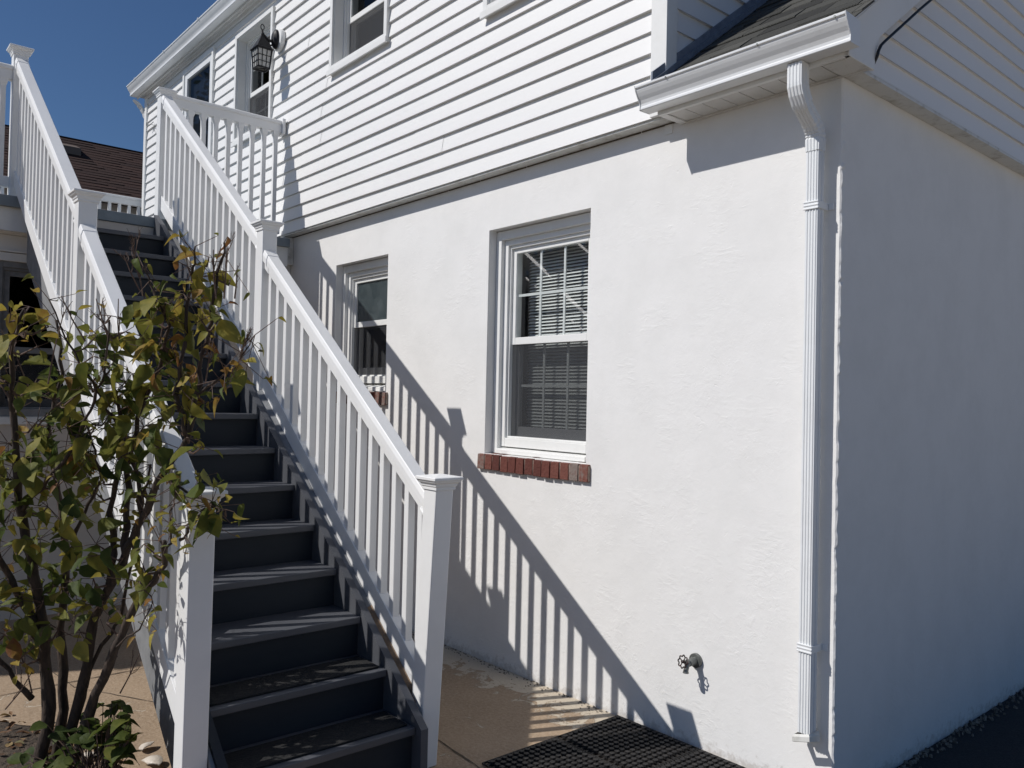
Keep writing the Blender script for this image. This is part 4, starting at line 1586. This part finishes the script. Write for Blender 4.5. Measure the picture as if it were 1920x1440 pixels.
# ------------------------------------------------------------------ shrub in the foreground
def at(px, py, d):
    return CAM_POS+(fw+rt*((px-960)/FPX)-up*((py-720)/FPX))*d
def keep_out(q):
    """hold foliage outside the stair railing"""
    rail_top = 1.40+(-1.3-q.x)*.73
    if q.z < rail_top+.05 and q.y > -2.235 and q.x < -1.26:
        q.y = -2.235-random.uniform(0, .05)
    return q
random.seed(12)
shrub = thing("shrub", "tall leggy shrub with yellowing green leaves beside the left stair railing", "shrub", (-2.05, -2.5, 0))
stemsdef = [
    # (list of (px,py,depth)), r0, r1
    ([(70, 1490, 3.36), (92, 1330, 3.32), (84, 1200, 3.28), (62, 1080, 3.22), (40, 960, 3.18), (30, 860, 3.12), (22, 760, 3.1), (20, 660, 3.05), (45, 580, 3.0)], .030, .006),
    ([(112, 1470, 3.38), (150, 1310, 3.34), (172, 1180, 3.30), (200, 1110, 3.25), (214, 1040, 3.22), (205, 960, 3.2), (232, 850, 3.12), (222, 760, 3.08), (190, 680, 3.05)], .026, .005),
    ([(120, 1480, 3.30), (170, 1330, 3.22), (215, 1215, 3.14), (262, 1120, 3.06), (310, 1058, 3.0), (338, 1012, 2.96)], .026, .008),
    ([(95, 1480, 3.42), (120, 1330, 3.40), (112, 1180, 3.38), (128, 1040, 3.36), (108, 920, 3.34), (90, 800, 3.3), (118, 700, 3.28), (105, 600, 3.25)], .024, .005),
    ([(200, 1110, 3.25), (235, 1040, 3.2), (268, 970, 3.12), (322, 900, 3.02), (352, 820, 2.96), (368, 740, 2.93), (388, 640, 2.9), (400, 560, 2.88), (414, 490, 2.86), (420, 455, 2.85)], .020, .003),
    ([(235, 1040, 3.2), (238, 940, 3.18), (240, 860, 3.16), (268, 760, 3.08), (300, 690, 3.0), (318, 610, 2.95), (288, 545, 2.95), (270, 500, 2.95)], .015, .003),
    ([(268, 970, 3.12), (255, 880, 3.1), (222, 800, 3.06), (180, 730, 3.0), (140, 660, 2.98), (92, 562, 2.95)], .010, .0025),
    ([(352, 820, 2.96), (330, 740, 2.95), (346, 650, 2.92), (352, 560, 2.9), (362, 500, 2.88), (366, 462, 2.86)], .011, .003),
    ([(368, 740, 2.93), (408, 712, 2.88), (440, 690, 2.84), (462, 655, 2.8), (478, 628, 2.78)], .006, .0015),
    ([(322, 900, 3.02), (352, 905, 2.95), (378, 935, 2.90), (402, 950, 2.86), (420, 960, 2.84)], .007, .0025),
    ([(40, 960, 3.18), (88, 900, 3.1), (130, 850, 3.05), (170, 770, 3.0), (196, 700, 2.98), (205, 600, 2.95)], .010, .003),
    ([(84, 1200, 3.28), (30, 1110, 3.2), (-10, 1020, 3.15), (-30, 930, 3.1), (-20, 850, 3.1)], .016, .006),
    ([(150, 1310, 3.34), (190, 1210, 3.36), (240, 1160, 3.40), (262, 1020, 3.3), (290, 940, 3.2), (330, 870, 3.1)], .010, .004),
    ([(60, 1310, 3.32), (0, 1240, 3.25), (-40, 1190, 3.2)], .012, .006),
    ([(215, 1215, 3.14), (262, 1180, 3.0), (286, 1130, 2.98), (262, 1090, 2.95)], .004, .002),
    ([(338, 1012, 2.96), (362, 985, 2.9), (378, 962, 2.88), (390, 950, 2.86)], .006, .002),
    ([(310, 1058, 3.0), (320, 1000, 2.95), (318, 960, 2.92), (330, 930, 2.9)], .006, .002),
    ([(128, 1040, 3.36), (160, 960, 3.3), (190, 900, 3.2), (172, 830, 3.1), (150, 760, 3.08)], .009, .003),
]
nodes = []
for i, (pl, r0, r1) in enumerate(stemsdef):
    pts = []
    P = [keep_out(at(*q)) if k else at(*q) for k, q in enumerate(pl)]
    # subdivide with a little crookedness
    for k in range(len(P)-1):
        for s in range(4):
            q = P[k].lerp(P[k+1], s/4)
            if s: q = q+Vector((random.uniform(-1, 1), random.uniform(-1, 1), random.uniform(-1, 1)))*.008
            pts.append(q)
    pts.append(P[-1])
    rad = [r0+(r1-r0)*(k/(len(pts)-1))**.8 for k in range(len(pts))]
    rad = [r_*(1+.10*math.sin(k*1.7+i)) for k, r_ in enumerate(rad)]
    if pts[0].z < .25:
        pts[0] = Vector((pts[0].x, pts[0].y, 0.0))
        rad[0] *= 1.25
    b = MB()
    b.tube(pts, rad, 8 if r0 > .009 else 6)
    b.build("stem", MT['bark'], shrub, smooth=True)
    nodes += [(pts[k], rad[k]) for k in range(3, len(pts))]

def leaf(b, base, d, nrm, L, W, cup, droop, val, twist=0.0):
    """ovate leaf with pointed tip, folded along the midrib"""
    d = d.normalized()
    nrm = (nrm-d*nrm.dot(d)).normalized()
    sd = d.cross(nrm)
    b.cur = val
    prof = [(0, .04), (.10, .42), (.28, .92), (.48, 1.0), (.68, .80), (.85, .42), (1.0, .02)]
    last = None
    for t, wf in prof:
        c = base+d*(L*t)-nrm*(droop*L*t*t)+sd*(twist*L*t*t)
        hw = W*.5*wf
        wav = .10*math.sin(t*9+val*20)*hw
        l = b.vert(c-sd*hw+nrm*(cup*hw+wav))
        m_ = b.vert(c)
        r_ = b.vert(c+sd*hw+nrm*(cup*hw-wav))
        if last:
            b.face((last[0], last[1], m_, l))
            b.face((last[1], last[2], r_, m_))
        last = (l, m_, r_)

lf = MB(); tw = MB()
# (px, py, spread px, leaves, hue, depth)
clusters = [
    (392, 482, 22, 3, .80, 2.86), (352, 500, 18, 3, .86, 2.88), (368, 520, 20, 4, .72, 2.88), (392, 540, 16, 2, .80, 2.87), (432, 524, 8, 1, .72, 2.85),
    (345, 552, 26, 5, .70, 2.9), (300, 568, 26, 5, .42, 2.95), (270, 562, 16, 3, .50, 2.95), (285, 600, 28, 6, .30, 2.97), (330, 590, 22, 5, .50, 2.93), (378, 600, 24, 5, .50, 2.9),
    (410, 600, 16, 3, .42, 2.88), (395, 640, 12, 2, .93, 2.88), (208, 592, 16, 3, .45, 2.95), (182, 628, 26, 4, .40, 3.0), (235, 622, 26, 6, .35, 3.0), (265, 650, 24, 5, .42, 2.98),
    (305, 645, 22, 5, .82, 2.96), (330, 670, 22, 5, .80, 2.95), (175, 668, 20, 4, .25, 3.0), (215, 680, 26, 6, .58, 3.02), (248, 700, 28, 7, .38, 3.02), (20, 590, 18, 3, .70, 3.0), (55, 575, 18, 3, .72, 3.0),
    (48, 622, 22, 4, .50, 3.02), (92, 612, 18, 3, .42, 3.02), (70, 650, 20, 3, .50, 3.04), (130, 705, 26, 5, .35, 3.05), (170, 720, 28, 6, .42, 3.05), (60, 728, 28, 5, .35, 3.1), (100, 750, 30, 6, .25, 3.12),
    (205, 745, 30, 7, .42, 3.05), (245, 760, 30, 7, .45, 3.05), (290, 730, 24, 5, .50, 3.0), (330, 720, 20, 4, .45, 2.96), (360, 700, 18, 3, .40, 2.94), (440, 682, 14, 2, .45, 2.83), (70, 790, 28, 6, .40, 3.12),
    (130, 800, 30, 7, .38, 3.1), (180, 800, 30, 7, .45, 3.08), (225, 810, 28, 7, .55, 3.06), (270, 800, 26, 6, .35, 3.04), (305, 780, 22, 5, .45, 3.0), (350, 760, 18, 4, .38, 2.95), (350, 820, 20, 3, .45, 2.94), (380, 838, 16, 3, .45, 2.92),
    (15, 830, 24, 5, .76, 3.1), (60, 850, 28, 6, .40, 3.12), (110, 860, 26, 5, .25, 3.14), (165, 850, 28, 6, .48, 3.1), (220, 860, 26, 6, .30, 3.06), (250, 845, 22, 5, .45, 3.05), (300, 840, 24, 5, .30, 3.0),
    (15, 900, 30, 6, .35, 3.12), (60, 900, 26, 5, .45, 3.14), (120, 900, 26, 5, .20, 3.15), (190, 890, 26, 5, .30, 3.1), (20, 960, 30, 6, .40, 3.15), (90, 950, 30, 6, .48, 3.18), (140, 950, 26, 6, .55, 3.2),
    (180, 925, 20, 4, .50, 3.1), (275, 925, 18, 3, .35, 3.05), (365, 910, 22, 5, .35, 2.9), (398, 940, 22, 5, .42, 2.85), (422, 955, 14, 3, .62, 2.83), (375, 895, 18, 4, .38, 2.88),
    (25, 1020, 28, 6, .35, 3.18), (75, 1010, 28, 6, .42, 3.2), (120, 1010, 26, 5, .40, 3.22), (140, 1060, 24, 4, .18, 3.2), (180, 1020, 26, 5, .38, 3.15), (175, 1085, 22, 3, .15, 3.12), (200, 1040, 22, 4, .22, 3.12),
    (15, 1080, 26, 6, .45, 3.2), (65, 1070, 26, 5, .35, 3.22), (100, 1100, 24, 4, .30, 3.24), (270, 1020, 14, 3, .45, 3.0), (268, 1060, 12, 2, .45, 3.0), (20, 1140, 28, 6, .50, 3.2), (80, 1130, 26, 5, .42, 3.24),
    (145, 1130, 26, 6, .42, 3.2), (185, 1135, 22, 5, .58, 3.18), (10, 1190, 24, 5, .80, 3.2), (60, 1190, 26, 5, .48, 3.24), (110, 1180, 24, 5, .40, 3.25), (150, 1185, 22, 5, .50, 3.2), (200, 1170, 20, 3, .30, 3.15),
    (30, 1240, 24, 4, .85, 3.2), (80, 1235, 22, 3, .30, 3.25),
    (-30, 700, 40, 8, .4, 3.1), (-40, 850, 40, 9, .4, 3.1), (-40, 1000, 40, 9, .4, 3.15), (-50, 1130, 40, 8, .45, 3.2),
    (205, 780, 34, 7, .22, 3.16), (150, 830, 34, 7, .22, 3.2), (90, 820, 30, 6, .2, 3.22), (240, 730, 30, 6, .25, 3.14), (40, 880, 30, 6, .22, 3.24), (290, 700, 26, 5, .25, 3.1), (330, 640, 24, 4, .25, 3.05), (50, 1050, 30, 6, .2, 3.3), (130, 1090, 30, 6, .22, 3.3),
]
for (px, py, sp, n, hue, dp) in clusters:
    n = n+n//4
    c = keep_out(at(px, py, dp+random.uniform(-.03, .05)))
    near = min(nodes, key=lambda q: (q[0]-c).length-(.05 if q[0].z < c.z else 0))
    mid = near[0].lerp(c, .5)+Vector((0, 0, -.02))+Vector((random.uniform(-1, 1), random.uniform(-1, 1), 0))*.02
    tw.tube([near[0], mid, c], [min(near[1]*.7, .006), .004, .0025], 5)
    for k in range(n):
        o = Vector((random.gauss(0, 1), random.gauss(0, 1), random.gauss(0, .9)))*(sp/FPX*dp)*.75
        p_ = keep_out(c+o)
        L = random.uniform(.056, .112)*(1.0 if random.random() < .55 else random.uniform(.35, .65))
        out = (p_-c)
        if out.length < .01: out = Vector((random.uniform(-1, 1), random.uniform(-1, 1), .2))
        d = (out.normalized()*.7+Vector((random.uniform(-.6, .6), random.uniform(-.6, .6), random.uniform(-.7, .35)))).normalized()
        nrm = (Vector((random.uniform(-.7, .7), random.uniform(-.9, .3), 1.0)))
        if random.random() < .35:
            nrm = Vector((random.uniform(-1, 1), random.uniform(-1, .4), random.uniform(-.3, .6)))
            d = Vector((d.x*.5, d.y*.5, -.8))
        val = min(.99, max(0, random.gauss(hue+.03, .13)))
        leaf(lf, p_, d, nrm, L, L*random.uniform(.55, .78), random.uniform(.05, 1.0), random.uniform(.0, .8), val, random.uniform(-.4, .4))
        tw.tube([c.lerp(p_, .05), p_], [.0016, .0012], 4, caps=False)
for k in range(520):     # many small young leaves and curled dry ones along the stems
    q, r_ = random.choice(nodes)
    if q.z < .75: continue
    p_ = keep_out(q+Vector((random.gauss(0, 1), random.gauss(0, 1), random.gauss(0, 1)))*.055)
    L = random.uniform(.018, .055)
    leaf(lf, p_, Vector((random.uniform(-1, 1), random.uniform(-1, 1), random.uniform(-.8, .5))), Vector((random.uniform(-.8, .8), random.uniform(-1, .3), .8)), L, L*random.uniform(.35, .75),
         random.uniform(.2, 1.4), random.uniform(-.3, 1.2), min(.99, max(0, random.choice((.25, .4, .5, .6, .75, .92))+random.gauss(0, .06))), random.uniform(-.6, .6))
    tw.tube([q, p_], [.0016, .001], 4, caps=False)
lf.build("foliage", MT['leaf'], shrub, smooth=True, recalc=False)
# bare twigs and dried flower heads
def twig(b, p0, p1, r0, n=3, spread=.5, depth=2):
    a, c = Vector(p0), Vector(p1)
    b.tube([a, a.lerp(c, .5)+Vector((random.uniform(-1, 1), random.uniform(-1, 1), random.uniform(-1, 1)))*.006, c], [r0, r0*.8, r0*.5], 4)
    if depth <= 0: return
    L = (c-a).length
    for k in range(n):
        s = a.lerp(c, random.uniform(.25, .95))
        d = ((c-a).normalized()+Vector((random.uniform(-1, 1), random.uniform(-1, 1), random.uniform(-.3, .9)))*spread).normalized()
        twig(b, s, s+d*L*random.uniform(.25, .5), r0*.55, n, spread, depth-1)
for (a, c, dp, n) in (((420, 560), (428, 462), 2.86, 5), ((405, 560), (400, 468), 2.86, 4), ((440, 560), (445, 505), 2.85, 2), ((268, 555), (248, 462), 2.95, 6), ((262, 545), (232, 478), 2.95, 4), ((300, 640), (310, 560), 2.95, 3),
                      ((205, 640), (180, 560), 2.97, 3), ((160, 640), (115, 555), 2.96, 1), ((90, 720), (120, 585), 3.0, 2), ((120, 760), (190, 700), 3.0, 3), ((40, 760), (10, 690), 3.1, 3), ((60, 740), (20, 640), 3.1, 3), ((450, 670), (470, 620), 2.80, 6), ((385, 720), (400, 640), 2.9, 4),
                      ((0, 720), (60, 800), 3.1, 3), ((210, 640), (182, 590), 3.0, 3), ((225, 650), (222, 560), 2.98, 2), ((70, 800), (130, 740), 3.05, 3), ((20, 1250), (90, 1190), 3.2, 3), ((225, 1300), (262, 1225), 3.2, 2), ((200, 1250), (220, 1230), 3.2, 2), ((330, 1000), (390, 955), 2.9, 2), ((300, 960), (340, 940), 2.95, 3), ((60, 1300), (40, 1230), 3.3, 2), ((10, 1330), (60, 1260), 3.2, 2)):
    twig(tw, at(a[0], a[1], dp), at(c[0], c[1], dp-.02), .0032, n, .55)
tw.build("twigs", MT['twig'], shrub, recalc=False)

# low leafy plant at the shrub's foot
lp = thing("ground_plant", "low round-leaved plant sprouting among shells at the shrub's foot", "plant", tuple(at(190, 1450, 3.2)*1.0))
lp.location = (lp.location.x, lp.location.y, 0.03)
lf = MB(); tw = MB()
c0 = Vector((lp.location.x, lp.location.y, .03))
for (px, py, sp, n, hue) in ((210, 1345, 26, 9, .25), (180, 1365, 26, 8, .12), (235, 1370, 22, 9, .28), (150, 1390, 26, 6, .10), (225, 1400, 22, 8, .20), (250, 1385, 16, 7, .30), (110, 1380, 22, 4, .12), (120, 1430, 26, 5, .12), (240, 1425, 22, 5, .15), (205, 1320, 18, 4, .30), (70, 1420, 22, 4, .15)):
    for k in range(n*2):
        dp = 3.25+random.uniform(-.12, .12)
        p_ = at(px+random.gauss(0, sp*.6), py+random.gauss(0, sp*.5), dp)
        p_.z = max(p_.z, .05)
        if p_.y > -2.28: p_.y = -2.28
        L = random.uniform(.035, .095)
        nrm = Vector((random.uniform(-.6, .6), random.uniform(-.8, .3), 1))
        d = Vector((random.uniform(-1, 1), random.uniform(-1, 1), random.uniform(-.3, .3)))
        leaf(lf, p_, d, nrm, L, L*random.uniform(.7, .9), random.uniform(0, .5), random.uniform(.1, .5), min(.95, max(0, random.gauss(hue, .08))))
        tw.tube([Vector((c0.x+random.uniform(-.15, .15), c0.y+random.uniform(-.1, .1), .0)), p_.lerp(c0, .3)+Vector((0, 0, .02)), p_], [.003, .002, .0015], 4, caps=False)
lf.build("foliage", MT['leaf'], lp, smooth=True, recalc=False)
tw.build("stems", MT['twig'], lp, recalc=False)

# planting bed, fallen leaves, shells
b = MB()
rr = random.Random(6)
cx, cy = -2.1, -2.75
N = 40
ringo = []
for k in range(N):
    a = 2*math.pi*k/N
    r_ = 1+.08*math.sin(3*a)+.05*rr.uniform(-1, 1)
    ringo.append((cx+math.cos(a)*.95*r_, cy+math.sin(a)*.52*r_))
b.loft([[(x, y, .001) for x, y in ringo], [(cx+(x-cx)*.93, cy+(y-cy)*.93, .018) for x, y in ringo], [(cx+(x-cx)*.6, cy+(y-cy)*.6, .032) for x, y in ringo]])
tag(b.build("planting_bed", MT['soil'], smooth=True), kind="structure")
b = MB()
for k in range(900):
    a, r_ = rr.uniform(0, 2*math.pi), math.sqrt(rr.random())*1.12
    x, y = cx+math.cos(a)*.98*r_, cy+math.sin(a)*.56*r_
    L = rr.uniform(.02, .06)
    random.seed(k)
    leaf(b, Vector((x, y, .012+rr.uniform(0, .035) if r_ < .95 else .008)), Vector((rr.uniform(-1, 1), rr.uniform(-1, 1), rr.uniform(-.15, .25))),
         Vector((rr.uniform(-.4, .4), rr.uniform(-.4, .4), 1)), L, L*rr.uniform(.4, .7), rr.uniform(-.4, .9), rr.uniform(-.2, .6), rr.random())
tag(b.build("leaf_litter", MT['litter'], recalc=False), "brown fallen leaves scattered on the planting bed", "leaf litter", kind="stuff")

def shell(x, y, z, L, rot, tilt, label):
    b = MB()
    NR, NA = 7, 14
    rings = []
    for i in range(NR):
        s = i/(NR-1)
        ring = []
        for j in range(NA+1):
            a = -R(78)+R(156)*j/NA
            rad = L*s*(1-.15*abs(a))
            h = .36*L*math.sin(min(1, s*1.05)*math.pi*.52+.2)*(1-(abs(a)/1.7)**2)*(1-s)**.6+.002*math.sin(i*3.1)
            ring.append(Vector((math.sin(a)*rad*.95, math.cos(a)*rad-.3*L, h)))
        rings.append(ring)
    Rm = Matrix.Rotation(rot, 3, 'Z') @ Matrix.Rotation(tilt, 3, 'X')
    for th in (0, -.003):
        ids = [[b.vert(Rm @ (q+Vector((0, 0, th)))+Vector((x, y, z))) for q in r_] for r_ in rings]
        for i in range(NR-1):
            for j in range(NA):
                b.face((ids[i][j], ids[i][j+1], ids[i+1][j+1], ids[i+1][j]))
    o = b.build("clam_shell", MT['shell'], smooth=True, recalc=False)
    tag(o, label, "shell", "clam shells on the planting bed")
for (px, py, L, rot, tilt, lb) in ((284, 1425, .070, .5, .15, "largest clam shell, nearest the left stair post"), (277, 1395, .058, 2.2, -.2, "ridged clam shell just behind the largest shell"),
                                   (196, 1400, .048, 1.0, .2, "pale clam shell under the low plant's leaves"), (170, 1411, .050, 3.9, 0, "flat clam shell left of the low plant"),
                                   (206, 1436, .040, 5.2, .2, "clam shell at the bottom edge of the bed")):
    d = fw+rt*((px-960)/FPX)-up*((py-720)/FPX)
    t = (.03-CAM_POS.z)/d.z
    q = CAM_POS+d*t
    shell(q.x, q.y, .024, L, rot, tilt, lb)

# ------------------------------------------------------------------ unseen tree, added so the upper panes have dark leaves to mirror
tree = thing("tree", "tall dark leafy tree out of view, added as a reflection for the upper panes", "tree", (-25.5, -8.5, 0))
random.seed(77)
b = MB()
b.tube([(-25.5, -8.5, 0), (-25.4, -8.4, 3), (-25.6, -8.6, 6), (-25.5, -8.5, 10)], [.35, .28, .2, .08], 10)
for k in range(9):
    a = k*.7
    z = 4+k*.7
    b.tube([(-25.5, -8.5, z), (-25.5+math.cos(a)*1.6, -8.5+math.sin(a)*1.6, z+1.2), (-25.5+math.cos(a)*2.8, -8.5+math.sin(a)*2.8, z+2.6)], [.11, .07, .03], 6)
b.build("trunk", MT['bark'], tree)
b = MB()
for c in range(90):
    a, r_ = random.uniform(0, 6.28), 3.4*math.sqrt(random.random())
    z = random.uniform(4.5, 13.0)
    sc_ = 1-max(0, (z-9)/5.5)
    cc = Vector((-25.5+math.cos(a)*r_*sc_, -8.5+math.sin(a)*r_*sc_, z))
    for k in range(45):
        p_ = cc+Vector((random.gauss(0, .45), random.gauss(0, .45), random.gauss(0, .4)))
        d = Vector((random.uniform(-1, 1), random.uniform(-1, 1), random.uniform(-.6, .6))).normalized()*.16
        e_ = d.orthogonal().normalized()*.09
        b.cur = random.uniform(0, .45)
        b.quad(p_-d, p_+e_, p_+d, p_-e_)
b.build("crown", MT['leaf'], tree, recalc=False)
